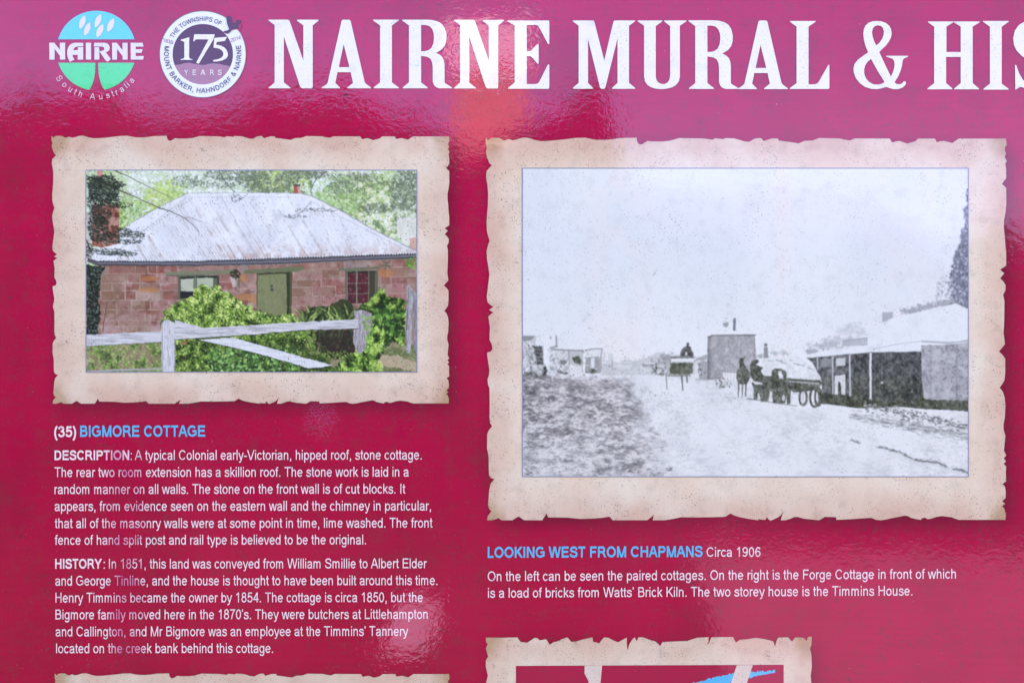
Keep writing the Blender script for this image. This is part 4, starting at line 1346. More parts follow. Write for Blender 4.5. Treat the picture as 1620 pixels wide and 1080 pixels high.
    p.dab(412, 491, 1.8, 1.2, 0, (44, 44, 44), 0.8)
    # right window
    p.fill([(536, 425), (602, 421.5), (602, 426), (536, 429)], (112, 116, 96), region=R_WINDOW2)
    frame(546, 428, 598, 480, R_WINDOW2)
    p.fill([(549, 431), (593, 429), (593, 480), (549, 480)], (84, 44, 54))
    p.fill([(549, 430), (594, 428.5), (594, 432), (549, 433)], (46, 46, 46))
    rg3 = np.random.RandomState(77)
    m = p.mask([(549, 433), (583, 433), (583, 478), (549, 478)])
    p.leaves(m, 120, 2.2, [(122, 48, 70), (80, 42, 52), (132, 72, 90), (64, 42, 48)], 78, 0.7)
    for x in (549.5, 564.5, 583.5):
        p.line([(x, 430), (x, 480)], 2.2 if x == 564.5 else 1.5, (140, 142, 128))
    for y_ in (448, 464.5):
        p.line([(549, y_ + 0.5), (584, y_ - 0.5)], 1.0, (158, 152, 146))
    p.fill([(585, 430), (592, 429.6), (592, 480), (585, 480)], (66, 70, 58))
    # hanging pot and plant by the first window
    p.fill([(364.5, 438), (377, 440), (374.5, 453), (368.5, 454)], (198, 182, 178))
    m = ((p.X - 373) / 9) ** 2 + ((p.Y - 434) / 7) ** 2 < 1
    p.leaves(m, 60, 1.8, [(62, 70, 58), (88, 92, 70), (46, 48, 42)], 79, 0.9)
    for q in range(14):
        a_ = rg3.uniform(0.2, 1.4)
        p.line([(376 + rg3.uniform(-4, 6), 442), (378 + rg3.uniform(-6, 14), 458 + rg3.uniform(-8, 6))], 0.8, (92, 92, 78), alpha=0.7)
    for q in range(16):
        a_ = q / 16 * 6.28
        p.line([(612, 419), (612 + 10 * math.cos(a_), 419 + 9 * math.sin(a_))], 1.3, (70, 76, 62) if q % 3 else (150, 156, 136), 0.6)
    m = p.mask(ragged([(641, 411), (659, 407), (659, 424), (650, 428), (641, 420)], 1.5, 90))
    p.leaves(m, 46, 2.0, [(120, 160, 72), (150, 186, 88), (92, 130, 60)], 91)
    # garden ground
    g = ragged([(137, 530), (200, 545), (262, 540), (330, 545), (480, 520), (560, 540), (659, 545), (659, 589), (137, 589)], 2, 8)
    mg = p.fill(g, (112, 118, 82), region=R_GARDEN)
    p.fill(mg, (168, 150, 128), n01(N(18, 71), 0.45, 0.6) * 0.7)
    p.leaves(mg & (p.X < 262), 1500, 2.0, [(70, 92, 52), (104, 140, 70), (142, 176, 92), (170, 190, 120), (150, 136, 108)], 72, 0.85, n01(N(9, 73), 0.3, 0.7))
    for q in range(150):
        x, y_ = rg3.uniform(140, 256), rg3.uniform(548, 588)
        p.line([(x, y_), (x + rg3.uniform(-5, 5), y_ - rg3.uniform(3, 9))], 0.7, (186, 180, 138) if q % 2 else (96, 86, 70), alpha=0.7)
    p.reg[mg & (p.X < 262)] = R_LAWN
    p.line([(137, 588), (190, 585), (256, 583)], 3.2, (178, 172, 178))
    # the big bush behind the rail
    bush = ragged([(254, 512), (262, 500), (258, 494), (272, 484), (292, 474), (306, 470), (310, 458), (322, 448), (330, 456), (346, 452), (354, 462), (368, 466), (378, 474), (392, 484), (408, 492), (436, 500), (464, 496), (474, 504), (486, 512), (500, 524), (512, 532), (520, 540), (500, 552), (520, 572), (530, 589), (277, 589), (262, 560)], 2.2, 9)
    mb = p.fill(bush, (88, 116, 56), region=R_BUSH)
    cl = n01(N(8, 74, 4) * 0.75 + (1 - n01(p.Y, 450, 590)) * 0.25, 0.28, 0.72)
    p.leaves(mb, 7500, 1.7, [(34, 46, 34), (54, 74, 42), (78, 106, 50), (104, 138, 60), (130, 164, 72), (162, 190, 96), (196, 214, 140)], 75, 0.9, cl)
    p.leaves(mb, 1500, 1.2, [(36, 46, 36), (60, 78, 46), (206, 222, 168), (176, 200, 120)], 175, 0.7)
    shade = mb & (p.Y > 530 + (p.X - 320) * 0.1) & (p.Y < 548 + (p.X - 320) * 0.22) & (p.X > 320)
    p.fill(shade, (52, 66, 44), 0.35)
    # darker broad leaves low in the middle
    m = mb & (p.Y > 552) & (p.X > 330) & (p.X < 470)
    p.leaves(m, 700, 3.0, [(44, 62, 42), (74, 112, 58), (110, 156, 84), (140, 184, 116), (60, 88, 60)], 76, 0.9)
    # strappy dark plant in front of the door's right
    m = p.fill(ragged([(474, 504), (482, 492), (496, 486), (520, 484), (540, 474), (556, 478), (562, 500), (560, 520), (480, 512)], 1.8, 14), (58, 68, 48), region=R_BUSH)
    for q in range(150):
        x = rg3.uniform(480, 560)
        y_ = rg3.uniform(500, 512)
        a_ = rg3.uniform(-1.0, 1.0)
        L = rg3.uniform(12, 26)
        c = [(46, 58, 40), (70, 90, 54), (104, 128, 72), (38, 46, 38), (150, 172, 104)][rg3.randint(5)]
        p.line([(x, y_), (x + math.sin(a_) * L * .6, y_ - math.cos(a_) * L * .6), (x + math.sin(a_ * 1.3) * L, y_ - math.cos(a_) * L * .9)], 3.4, c, 1.0, 0.9)
    # hollow under the rail
    m = p.fill(ragged([(488, 524), (558, 520), (566, 556), (548, 570), (520, 566), (500, 556), (486, 544)], 2.0, 15), (52, 48, 46), region=R_GARDEN)
    p.leaves(m, 150, 2.0, [(38, 36, 38), (66, 60, 54), (84, 92, 62), (60, 78, 50)], 80, 0.8)
    p.leaves(m & ((p.X < 500) | (p.Y > 556)), 160, 2.0, [(110, 140, 66), (80, 108, 54), (150, 176, 90)], 180, 0.85)
    for q in range(26):
        a_ = rg3.uniform(0, 6.28)
        p.line([(496 + 8 * math.cos(a_), 548 + 8 * math.sin(a_)), (496 + 14 * math.cos(a_ + .8), 548 + 13 * math.sin(a_ + .8))], 0.9, (168, 158, 124) if q % 2 else (96, 108, 66))
    for q in range(12):
        x = rg3.uniform(505, 560)
        p.line([(x, 520), (x + rg3.uniform(-6, 6), 536)], 2.2, (70, 90, 58), 0.8)
    # right-hand bushes
    m = p.fill(ragged([(564, 492), (578, 480), (592, 470), (600, 456), (608, 458), (612, 470), (640, 474), (644, 520), (638, 548), (620, 540), (604, 560), (606, 589), (520, 589), (545, 570), (566, 552), (586, 520)], 2.4, 16), (70, 100, 48), region=R_BUSH)
    p.leaves(m, 2900, 1.9, [(32, 44, 34), (50, 72, 42), (74, 104, 50), (102, 140, 62), (132, 170, 78), (168, 198, 106)], 82, 0.9, n01(N(9, 83, 4), 0.28, 0.72))
    m = p.mask([(596, 490), (640, 490), (640, 540), (600, 520)])
    p.leaves(m, 120, 4.2, [(52, 84, 46), (84, 130, 60), (110, 160, 74), (38, 54, 36)], 84, 0.9)
    p.fill(ragged([(596, 572), (606, 562), (630, 562), (659, 572), (659, 589), (640, 583), (610, 580)], 1.2, 17), (198, 172, 152), 0.85)
    for q in range(90):
        x, y_ = rg3.uniform(602, 659), rg3.uniform(548, 588)
        p.line([(x, y_), (x + rg3.uniform(-7, 7), y_ - rg3.uniform(2, 8))], 1.0, [(150, 176, 120), (190, 204, 160), (96, 128, 76), (210, 200, 176)][q % 4], alpha=0.85)
    # weathered posts and rails
    def timber(pts, c0, seed, reg=R_FENCE, horiz=True, c1=(150, 146, 156)):
        m_ = p.fill(pts, c0, region=reg)
        gr = vnoise(p.h, p.w, 3, seed, 2, 14.0) if horiz else vnoise(p.h, p.w, 16, seed, 2, 0.16)
        p.fill(m_, c1, n01(gr, 0.45, 0.75) * 0.55)
        p.fill(m_, (238, 238, 248), n01(gr, 0.5, 0.25) * 0.0 + n01(1 - gr, 0.55, 0.8) * 0.35)
        return m_
    timber([(643.5, 452), (648, 450), (654.5, 461), (653, 500), (649, 560), (643, 558), (641, 520), (643.5, 480)], (176, 172, 182), 91, R_STAKE, False, (112, 108, 116))
    p.line([(646.5, 455), (643.5, 520), (642, 545)], 1.4, (86, 84, 80))
    timber([(655, 462), (659, 462), (659, 555), (655, 552)], (150, 148, 156), 96, R_STAKE, False, (96, 92, 98))
    timber([(277, 506), (320, 518), (316, 524), (277, 528)], (214, 212, 224), 92)
    timber([(560, 492), (572, 490), (588, 496), (589, 510), (583, 536), (580, 552), (566, 560), (558, 540), (562, 510)], (172, 164, 174), 93, R_POST2, False, (110, 104, 110))
    m = p.mask(ragged([(572, 498), (590, 500), (592, 552), (576, 560), (580, 530)], 2, 20))
    p.leaves(m, 130, 2.0, [(92, 136, 62), (132, 178, 84), (160, 200, 110)], 94)
    timber([(137, 529.5), (200, 526.5), (257, 524), (257, 540.5), (200, 544), (137, 547.5)], (212, 210, 221), 95)
    p.line([(139, 547.5), (257, 541)], 1.2, (84, 82, 76), alpha=0.7)
    timber([(277, 521), (400, 514.5), (480, 509), (567, 505), (568, 519.5), (480, 522), (400, 529), (277, 537)], (212, 210, 220), 97)
    p.line([(278, 537.5), (400, 529.8), (480, 523), (567, 520)], 1.3, (62, 66, 54), alpha=0.8)
    p.line([(277, 521.5), (400, 515), (567, 505.5)], 0.9, (224, 222, 232))
    timber([(314, 537.5), (368, 534), (402, 543), (462, 560), (526, 577.5), (510, 581), (488, 582), (400, 557), (352, 546)], (226, 228, 238), 98, c1=(196, 196, 208))
    p.line([(320, 539), (402, 558), (488, 583)], 1.4, (56, 66, 48), alpha=0.75)
    timber([(256, 512), (260, 507), (268, 505.5), (276, 510), (278, 520), (276.5, 589), (256.5, 589), (255.5, 540)], (216, 214, 226), 99, R_POST, False)
    p.line([(257.2, 512), (257.4, 589)], 1.2, (150, 142, 156))
    p.line([(276.5, 536), (276.5, 589)], 1.2, (128, 126, 126), alpha=0.7)
    p.leaves(p.mask([(284, 536), (298, 536), (296, 545), (286, 545)]), 10, 1.6, [(190, 92, 78)], 100)
    # brick chimney with the conifer in front of it
    mc = p.fill([(146, 324), (189, 324), (189, 385), (160, 392), (146, 388)], (150, 92, 82), region=R_CHIMNEY)
    for r_ in range(13):
        y_ = 325 + r_ * 5
        p.line([(146, y_), (189, y_)], 0.8, (190, 160, 150), alpha=0.7)
        for c in range(5):
            x = 146 + (c + (r_ % 2) * 0.5) * 9
            p.line([(x, y_), (x, y_ + 5)], 0.7, (190, 160, 150), alpha=0.6)
    p.fill(mc, (206, 168, 158), n01(N(7, 101, 3), 0.52, 0.66) * 0.6)
    p.fill(mc, (84, 44, 42), n01(N(6, 102, 3), 0.55, 0.7) * 0.7)
    p.fill([(153, 270), (162, 270), (164, 284), (155, 286)], (206, 152, 142), region=R_CHIMNEY)
    p.fill(ragged([(137, 336), (146, 336), (146, 400), (150, 408), (137, 404)], 1.2, 22), (188, 170, 168), 0.6)
    for (cx, cy, rx, ry, n) in ((165, 300, 25, 24, 1500), (150, 290, 14, 12, 240), (180, 318, 12, 12, 260), (158, 340, 17, 18, 420), (157, 362, 17, 22, 620), (150, 320, 12, 20, 300), (175, 376, 18, 10, 240),
                                (196, 366, 14, 5, 120), (212, 372, 18, 5, 160), (205, 383, 18, 4, 90), (175, 398, 26, 5, 150), (195, 402, 22, 4, 120), (142, 398, 8, 12, 120), (186, 292, 14, 5, 90), (195, 325, 14, 5, 60)):
        m = ((p.X - cx) / rx) ** 2 + ((p.Y - cy) / ry) ** 2 < 1 + (n3 - 0.5)
        p.leaves(m, n, 1.6, [(30, 36, 38), (42, 50, 48), (60, 72, 64), (88, 98, 88), (24, 28, 30)], int(cx * 5 + cy), 0.82, flat=0.6, ang=0.3)
    for (ax, ay, bx, by) in ((146, 284, 172, 288), (160, 300, 190, 296), (170, 374, 222, 366), (168, 384, 226, 378), (140, 392, 176, 402), (176, 402, 214, 396)):
        for q in range(16):
            t = rg3.rand()
            x, y_ = ax + (bx - ax) * t, ay + (by - ay) * t
            p.line([(x, y_), (x + rg3.uniform(-5, 9), y_ + rg3.uniform(-4, 4))], 0.9, (44, 54, 50), 0.5)
    p.line([(137, 380), (143, 394), (156, 402), (176, 404), (200, 400)], 2.0, (48, 48, 52), 1.0)
    # long bare branches across the sky and roof
    p.line([(181, 270), (200, 278), (224, 290), (250, 303), (275, 315)], 1.9, (88, 88, 74), 0.9)
    p.line([(184, 300), (206, 308), (232, 320), (254, 330), (272, 335), (292, 345), (306, 356), (316, 368)], 2.2, (66, 66, 60), 0.9)
    p.line([(137, 279), (160, 287), (184, 300)], 2.4, (52, 54, 52))
    for pts in (((272, 335), (290, 343), (318, 350), (330, 354)), ((290, 345), (300, 343), (318, 351)), ((284, 330), (292, 342)), ((206, 308), (216, 302), (222, 300)), ((232, 320), (238, 316), (248, 320))):
        p.line(list(pts), 0.8, (96, 94, 92), 0.5, alpha=0.8)
    for q in range(60):
        t = rg3.rand()
        x, y_ = 190 + t * 80, 302 + t * 33
        p.line([(x, y_), (x + rg3.uniform(-6, 8), y_ + rg3.uniform(-7, 5))], 0.7, (92, 104, 76), alpha=0.6)
    p.line([(492, 320), (478, 336), (456, 344), (448, 340)], 1.3, (104, 100, 112), 0.8, alpha=0.8)
    p.line([(492, 332), (510, 334), (530, 334), (545, 328)], 1.1, (112, 108, 112), 0.8, alpha=0.8)
    m = (((p.X - 500) / 34) ** 2 + ((p.Y - 333) / 3.5) ** 2 < 1) | (((p.X - 466) / 22) ** 2 + ((p.Y - 343) / 3) ** 2 < 1) | (((p.X - 374) / 10) ** 2 + ((p.Y - 314) / 7) ** 2 < 1)
    p.leaves(m, 160, 1.3, [(84, 82, 92), (110, 108, 116)], 103, 0.7)
    # hazy light over the far trees, sun-bleached greens in front
    far = (p.reg == R_TREES) & (p.X > 200)
    p.a[far] = p.a[far] * 0.8 + np.array((234, 239, 236)) * 0.2
    near = (p.reg == R_BUSH) & (p.X > 170)
    lum = p.a.mean(2)
    p.a += (near * np.clip((lum - 70) / 80, 0, 1))[..., None] * np.array((26, 24, 12))
    roof_ = (p.reg == R_ROOF)
    p.a[roof_] = 250 - (250 - p.a[roof_]) * 0.86
    p.blur(n=1)
    return p.finish(0.6, 900)


# regions of the old street picture
(S_SKY, S_ROAD, S_BANK, S_TOWER, S_WAGON, S_CART, S_HOUSE, S_ROOF, S_COTTAGES, S_TREE, S_WALL) = range(11)


def paint_street():
    p = Paint(826, 266, 1532, 754, 2)
    N = p.noise
    full = np.ones((p.h, p.w), bool)
    t = n01(N(150, 201, 3), 0.35, 0.65)
    sky_ = mixc(t, (223, 228, 246), (231, 235, 251))
    sky_ = sky_ * (1 - 0.5 * n01(p.Y, 380, 560)[..., None]) + np.array((236, 236, 246)) * 0.5 * n01(p.Y, 380, 560)[..., None]
    p.fill(full, sky_, region=S_SKY)
    for (cx, wd, al) in ((975, 42, 0.5), (1238, 14, 0.45), (1440, 60, 0.25)):
        p.fill(full, (240, 228, 238), np.exp(-((p.X - cx) / wd) ** 2) * n01(N(50, int(cx), 4), 0.3, 0.6) * al)
    rd = np.random.RandomState(55)
    for (cx, wd, n) in ((1238, 9, 260), (900, 30, 300), (1085, 20, 220)):
        for q in range(n):
            p.dab(rd.normal(cx, wd), rd.uniform(270, 750), rd.uniform(0.4, 0.9), rd.uniform(0.4, 1.0), 0, (170, 160, 160), 0.6)
    road = (p.Y > 592)
    p.fill(road, (232, 233, 246), region=S_ROAD)
    p.fill(road, (216, 216, 230), n01(N(60, 202, 4), 0.5, 0.75) * 0.5)
    rg = np.random.RandomState(301)
    G = lambda v, w=0: (v, v, v + 8 + w)
    # far low line of sheds and trees
    p.fill(ragged([(950, 576), (975, 572), (1010, 570), (1044, 556), (1060, 562), (1080, 560), (1120, 566), (1120, 592), (950, 594)], 1.0, 41), (205, 205, 216), 0.9, region=S_COTTAGES)
    p.leaves(p.mask([(960, 566), (1048, 560), (1048, 592), (960, 592)]), 200, 1.8, [(226, 226, 236), (190, 190, 202), (170, 170, 182), (232, 232, 242)], 302, 0.6)
    p.soft(1052, 567, 16, 9, (146, 146, 154), 303, 0.85)
    p.soft(1035, 574, 12, 5, (170, 170, 180), 304, 0.6)
    for (x0_, y0_, x1_, y1_, v) in ((984, 571, 1010, 580, 196), (955, 556, 957, 578, 190), (962, 558, 970, 572, 206), (1004, 570, 1014, 582, 205), (975, 576, 1000, 580, 222)):
        p.fill([(x0_, y0_), (x1_, y0_), (x1_, y1_), (x0_, y1_)], G(v), 0.7)
    p.line([(984, 571), (1014, 571)], 1.0, G(176))
    p.line([(940, 588), (1000, 585), (1060, 592)], 1.4, G(190), alpha=0.6)
    p.fill(ragged([(1016, 576), (1032, 577), (1032, 581), (1016, 580)], 0.5, 42), G(140), 0.8)
    # paired cottages at the left
    p.fill([(826, 541), (842, 531), (849, 532), (847, 545), (862, 548), (862, 600), (826, 606)], G(196), region=S_COTTAGES)
    p.fill([(826, 531), (846, 531), (842, 537), (826, 541)], G(134), 0.9)
    p.leaves(p.mask([(827, 536), (848, 545), (862, 575), (850, 600), (827, 600)]), 340, 2.4, [(118, 118, 126), (170, 170, 180), (214, 214, 226), (226, 226, 238)], 304, 0.75)
    p.fill(ragged([(844, 547), (858, 547), (860, 577), (850, 577), (846, 560)], 0.8, 43), G(70), 0.9, region=S_COTTAGES)
    for y_ in (552, 558, 564, 570):
        p.line([(846, y_), (859, y_ + 0.6)], 1.2, G(170), alpha=0.9)
    p.fill([(860, 530), (869, 530), (868, 574), (860, 574)], (234, 235, 248), region=S_COTTAGES)
    p.line([(880, 532), (880.5, 548), (876, 549), (870, 550)], 3.0, G(152))
    p.dab(870.5, 534, 1.6, 2.4, 0, G(150), 0.8)
    p.fill([(869, 552), (930, 553), (952, 552), (952, 590), (869, 592)], (222, 223, 236), region=S_COTTAGES)
    p.line([(872, 552.5), (900, 554), (928, 554.6)], 2.0, G(112))
    p.line([(926, 554), (936, 551.5), (952, 551.5)], 1.6, G(124))
    p.line([(952, 551), (951, 570), (950, 588)], 1.7, G(130))
    p.leaves(p.mask([(870, 556), (900, 556), (900, 590), (870, 592)]), 120, 2.0, [(190, 190, 202), (224, 224, 236), (150, 150, 160)], 305, 0.6)
    p.fill(ragged([(898, 556), (924, 556), (924, 590), (898, 575)], 0.6, 44), G(184), 0.8)
    p.line([(900, 553), (901, 588)], 1.6, G(130), alpha=0.7)
    m = p.fill(ragged([(905, 565), (916, 563), (921, 570), (919, 577), (908, 573)], 0.8, 45), (66, 70, 62), 0.95)
    p.dab(891, 573, 5.5, 4, 0, G(78), 0.9)
    p.dab(886, 588, 6, 2.6, 0.3, G(86), 0.8)
    p.dab(895, 590, 5, 2.2, -0.2, G(86), 0.8)
    p.fill([(901, 576), (920, 580), (920, 590), (901, 590)], (228, 229, 240), 0.9)
    p.fill([(922.5, 554), (926, 554), (925, 592), (922.5, 592)], (234, 235, 246))
    p.fill([(927, 565), (949, 564), (949, 590), (926, 590)], G(150), 0.9)
    p.fill([(935, 566), (941, 566), (940, 582), (934, 582)], (226, 227, 240))
    p.fill([(932, 556), (946, 554), (946, 563), (932, 564)], (228, 229, 240), 0.9)
    p.dab(938, 587, 6, 4, 0, (74, 76, 68), 0.85)
    p.fill([(926, 587), (934, 587), (934, 589), (926, 589)], G(90), 0.9)
    p.dab(964, 579, 2.2, 2, 0, G(90), 0.8)
    for x in (956, 960, 967, 972):
        p.line([(x, 560 + rg.rand() * 6), (x, 590)], 0.9, G(206), alpha=0.8)
    rq = np.random.RandomState(71)
    for q in range(46):
        x = rq.uniform(950, 1046)
        h_ = rq.uniform(4, 18) * (1 - (x - 950) / 160)
        y_ = rq.uniform(578, 592)
        v = rq.choice([150, 168, 186, 204, 232, 236])
        if rq.rand() < 0.5:
            p.line([(x, y_), (x, y_ - h_)], rq.uniform(0.8, 1.8), G(v), alpha=0.75)
        else:
            p.line([(x, y_ - h_), (x + rq.uniform(5, 16), y_ - h_ + rq.uniform(-1, 1))], rq.uniform(0.9, 2.0), G(v), alpha=0.7)
    for q in range(110):
        x = rq.uniform(828, 952)
        y_ = rq.uniform(552, 596)
        p.dab(x, y_, rq.uniform(0.8, 3), rq.uniform(0.6, 1.8), rq.uniform(0, 3), G(rq.choice([88, 120, 150, 184, 216, 234])), 0.55)
    # dark shrubs in front of them
    for (cx, cy, rx, ry, n) in ((862, 592, 3.5, 14, 70), (852, 602, 14, 8, 180), (838, 594, 12, 5, 70), (868, 606, 6, 6, 50), (830, 600, 6, 4, 30)):
        m = ((p.X - cx) / rx) ** 2 + ((p.Y - cy) / ry) ** 2 < 1
        p.leaves(m, n, 2.0, [(44, 46, 44), (84, 86, 86), (120, 120, 124)], int(cx), 0.8)
    # rough bank
    bank = [(826, 596), (900, 590), (1040, 590), (1100, 660), (1140, 754), (826, 754)]
    mb = p.mask(bank)
    soft = np.clip(1 - (p.X - (880 + (p.Y - 590) * 1.05 + 60 * n01(p.Y, 590, 600))) / 90, 0, 1)
    soft = np.clip(1 - (p.X - 962 - n01(p.Y, 600, 754) * 62 + (N(14, 63, 4) - 0.5) * 70) / 50, 0, 1) * np.clip((p.Y - 592 + (N(8, 69, 3) - 0.5) * 16) / 8, 0, 1)
    g1 = vnoise(p.h, p.w, 7 * 2, 51, 4, 2.2, 0.62)
    g2 = vnoise(p.h, p.w, 26 * 2, 52, 3, 1.6)
    tone = mixc(n01(g1 * 0.7 + vnoise(p.h, p.w, 3 * 2, 57, 2, 2.0) * 0.3, 0.36, 0.6), (80, 78, 88), (222, 218, 228))
    tone = tone + (np.array((226, 224, 236)) - tone) * (0.6 * n01(p.Y, 640, 745) * n01(g2, 0.3, 0.55))[..., None]
    tone = tone - (38 * np.clip(1 - (p.X - 826) / 90, 0, 1) * np.clip(1 - (p.Y - 596) / 110, 0, 1))[..., None]
    tone = tone + (np.array((196, 190, 202)) - tone) * (0.45 * (1 - n01(p.Y, 600, 660)))[..., None]
    p.fill(mb, tone, soft * (0.95 - 0.22 * n01(p.Y, 650, 750)))
    p.reg[mb & (soft > 0.25)] = S_BANK
    jj, ii = np.nonzero(mb)
    for q in rg.randint(0, len(jj), 5200):
        x, y_ = ii[q] / 2 + 826, jj[q] / 2 + 266
        if soft[jj[q], ii[q]] < rg.rand():
            continue
        v = rg.choice([70, 96, 130, 214, 230, 232]) if x < 880 else rg.choice([104, 132, 214, 226, 230])
        c = (v + (10 if rg.rand() < 0.25 else 0), v - 4, v + 6)
        L = rg.uniform(1, 5)
        p.line([(x, y_), (x + L, y_ + rg.uniform(-0.8, 0.8))], rg.uniform(0.7, 1.8), c, alpha=rg.uniform(0.35, 0.8))
    for (x, y_, L) in ((828, 606, 26), (830, 614, 22), (828, 622, 18), (834, 640, 20), (828, 648, 14), (828, 655, 28), (832, 661, 20), (828, 700, 18), (830, 748, 12), (1000, 735, 10), (992, 744, 8), (958, 640, 16), (1052, 742, 10), (890, 728, 14), (960, 672, 22), (828, 634, 12)):
        for q in range(12):
            xx, yy = x + rg.uniform(0, L), y_ + rg.uniform(-2.5, 2.5)
            p.line([(xx, yy), (xx + rg.uniform(1, 5), yy + rg.uniform(-1, 1))], 1.8, (84, 80, 90), 0.6, alpha=0.7)
    # stray grass on the road's edge
    for q in range(300):
        x = rg.normal(1045, 30)
        y_ = 620 + abs(rg.normal(0, 60))
        if y_ < 752:
            p.dab(x, y_, rg.uniform(0.5, 1.3), 0.6, 0, G(150), 0.6)
    # two-storey house (tower-like) in the middle
    p.fill([(1120.5, 534), (1130, 529), (1194, 529), (1195.5, 560), (1195.5, 598), (1120, 600)], (176, 174, 186), region=S_TOWER)
    mt = p.mask([(1120.5, 534), (1130, 529), (1194, 529), (1195.5, 598), (1118, 600)])
    p.fill(mt, (128, 126, 136), n01(N(2.6, 61, 3), 0.42, 0.66) * 0.5)
    p.fill(mt, (138, 136, 146), np.clip((1150 - p.X) / 30, 0, 1) * 0.45)
    p.fill(mt, (214, 212, 224), n01(N(9, 62, 3), 0.55, 0.72) * 0.5)
    p.fill(mt, (84, 84, 94), np.clip(1 - (p.X - 1120) / 7, 0, 1) * 0.5 + np.clip((p.X - 1190) / 8, 0, 1) * 0.35)
    p.line([(1120, 533.5), (1128, 530), (1195, 530)], 2.2, (94, 94, 102))
    p.line([(1120, 534), (1119.5, 598)], 1.2, G(110))
    p.fill([(1127, 524), (1198, 525), (1196, 529), (1124, 530)], (234, 235, 247), 0.7)
    p.fill([(1160, 503), (1164, 503), (1163.5, 523), (1159.5, 523)], (118, 120, 140), region=S_TOWER)
    p.fill([(1144, 510.5), (1153, 510), (1152, 514), (1149, 518), (1144, 516)], G(140), 0.8)
    p.fill([(1143, 587), (1167, 588), (1166, 604), (1145, 604)], (232, 232, 244))
    for x in (1147, 1151, 1156, 1161):
        p.line([(x, 588), (x, 604)], 0.9, G(176))
    p.line([(1143, 588), (1167, 589)], 1.3, G(108))
    p.line([(1100, 600), (1130, 600)], 2.0, G(150), alpha=0.7)
    p.fill([(1100, 568), (1120, 561), (1120, 566), (1106, 574), (1106, 600), (1120, 600), (1120, 572)], G(150), 0.7)
    for q in range(40):
        p.dab(rg.normal(1141, 6), rg.normal(607, 4), 1.8, 1.2, rg.rand() * 3, G(rg.choice([84, 120, 160, 210])), 0.8)
    # cart seen from behind with its driver
    p.fill([(1062, 566), (1098, 566), (1098, 571), (1062, 571)], (232, 232, 244), 0.9, region=S_CART)
    m = p.fill(ragged([(1079, 552), (1086, 546.5), (1092, 548), (1096, 556), (1097, 563), (1076, 563), (1077, 556)], 0.5, 48), (66, 68, 70), region=S_CART)
    p.dab(1088, 544, 2.3, 2.8, 0, (70, 70, 74), 0.95)
    p.fill([(1060, 563.5), (1098, 563), (1098, 566), (1060, 567)], (106, 106, 110), 0.9, region=S_CART)
    p.fill(ragged([(1060, 574), (1096, 573), (1096, 590), (1090, 592), (1060, 592)], 0.6, 49), (84, 88, 78), region=S_CART)
    p.fill([(1084, 556), (1087, 556), (1087, 562), (1084, 562)], (214, 214, 222))
    p.fill([(1053, 572), (1057, 568), (1060, 574), (1059, 592), (1055, 592)], G(178), 0.9, region=S_CART)
    p.line([(1053.5, 590), (1055, 616)], 1.8, (104, 104, 106), 1.2)
    p.line([(1078, 590), (1080, 617)], 3.0, (92, 94, 90), 1.8)
    p.line([(1086, 590), (1087, 604)], 2.6, (98, 100, 96))
    p.line([(1056, 594), (1092, 594)], 2.0, (94, 96, 88))
    p.fill([(1099, 576), (1105, 571), (1109, 580), (1107, 596), (1100, 596)], (226, 226, 238), 0.9)
    for q in range(26):
        p.dab(rg.normal(1108, 3), rg.uniform(574, 596), 1.2, 2.0, 0, G(rg.choice([90, 130, 180])), 0.7)
    p.line([(1097, 572), (1112, 563), (1120, 561)], 1.4, G(140))
    p.leaves(p.mask([(1030, 578), (1054, 572), (1052, 594), (1030, 590)]), 90, 2.0, [(120, 120, 126), (178, 178, 188), (220, 220, 232), (84, 84, 88)], 306, 0.75)
    # load of bricks, horses and wagon
    load = ragged([(1208, 566), (1222, 563), (1244, 564), (1262, 564), (1276, 574), (1290, 582), (1310, 588), (1310, 600), (1280, 602), (1246, 598), (1228, 592), (1204, 592), (1202, 576)], 0.8, 50)
    load_m = p.fill(load, (230, 231, 243), region=S_WAGON)
    for (x, y_) in ((1228, 569), (1232, 571), (1236, 573), (1240, 574), (1256, 575), (1262, 577), (1236, 570), (1270, 578), (1216, 570), (1278, 582), (1250, 569), (1296, 592), (1302, 588), (1222, 590), (1236, 590)):
        p.line([(x, y_), (x + rg.uniform(3, 10), y_ + rg.uniform(0.5, 2.4))], 1.9, G(116), 0.7, alpha=0.8)
    ZW = lambda pts: [(1100 + x / 6.0, 470 + y / 6.0) for x, y in pts]
    dk = (78, 82, 76)
    lead = p.fill(ZW([(390, 720), (398, 685), (418, 668), (420, 640), (412, 615), (422, 590), (430, 572), (448, 578), (458, 600), (462, 640), (480, 665), (505, 700), (516, 745), (508, 790), (484, 822), (440, 830), (402, 812), (390, 770)]), dk, region=S_WAGON)
    for x_, y_ in ((408, 940), (447, 946), (480, 938)):
        p.line(ZW([(x_, 800), (x_ - 3, y_)]), 2.6, dk, 1.6, region=S_WAGON)
    p.line(ZW([(440, 600), (470, 560)]), 1.6, dk)
    team = p.fill(ZW([(520, 640), (545, 600), (592, 588), (604, 615), (572, 640), (640, 665), (622, 700), (650, 745), (722, 750), (724, 690), (760, 676), (820, 680), (860, 700), (866, 770), (1228, 792), (1228, 812), (1180, 835), (1172, 880), (1040, 892), (930, 905), (905, 880), (902, 1010), (872, 1015), (862, 930), (852, 1005), (800, 1010), (735, 1000), (728, 900), (708, 890), (690, 990), (620, 990), (604, 900), (588, 970), (552, 972), (548, 850), (530, 815), (560, 800), (520, 740)]), dk, region=S_WAGON)
    p.fill(ZW([(785, 700), (815, 695), (838, 770), (800, 772)]), (222, 222, 234))
    p.fill(ZW([(628, 680), (722, 660), (722, 735), (655, 735)]), (224, 225, 236))
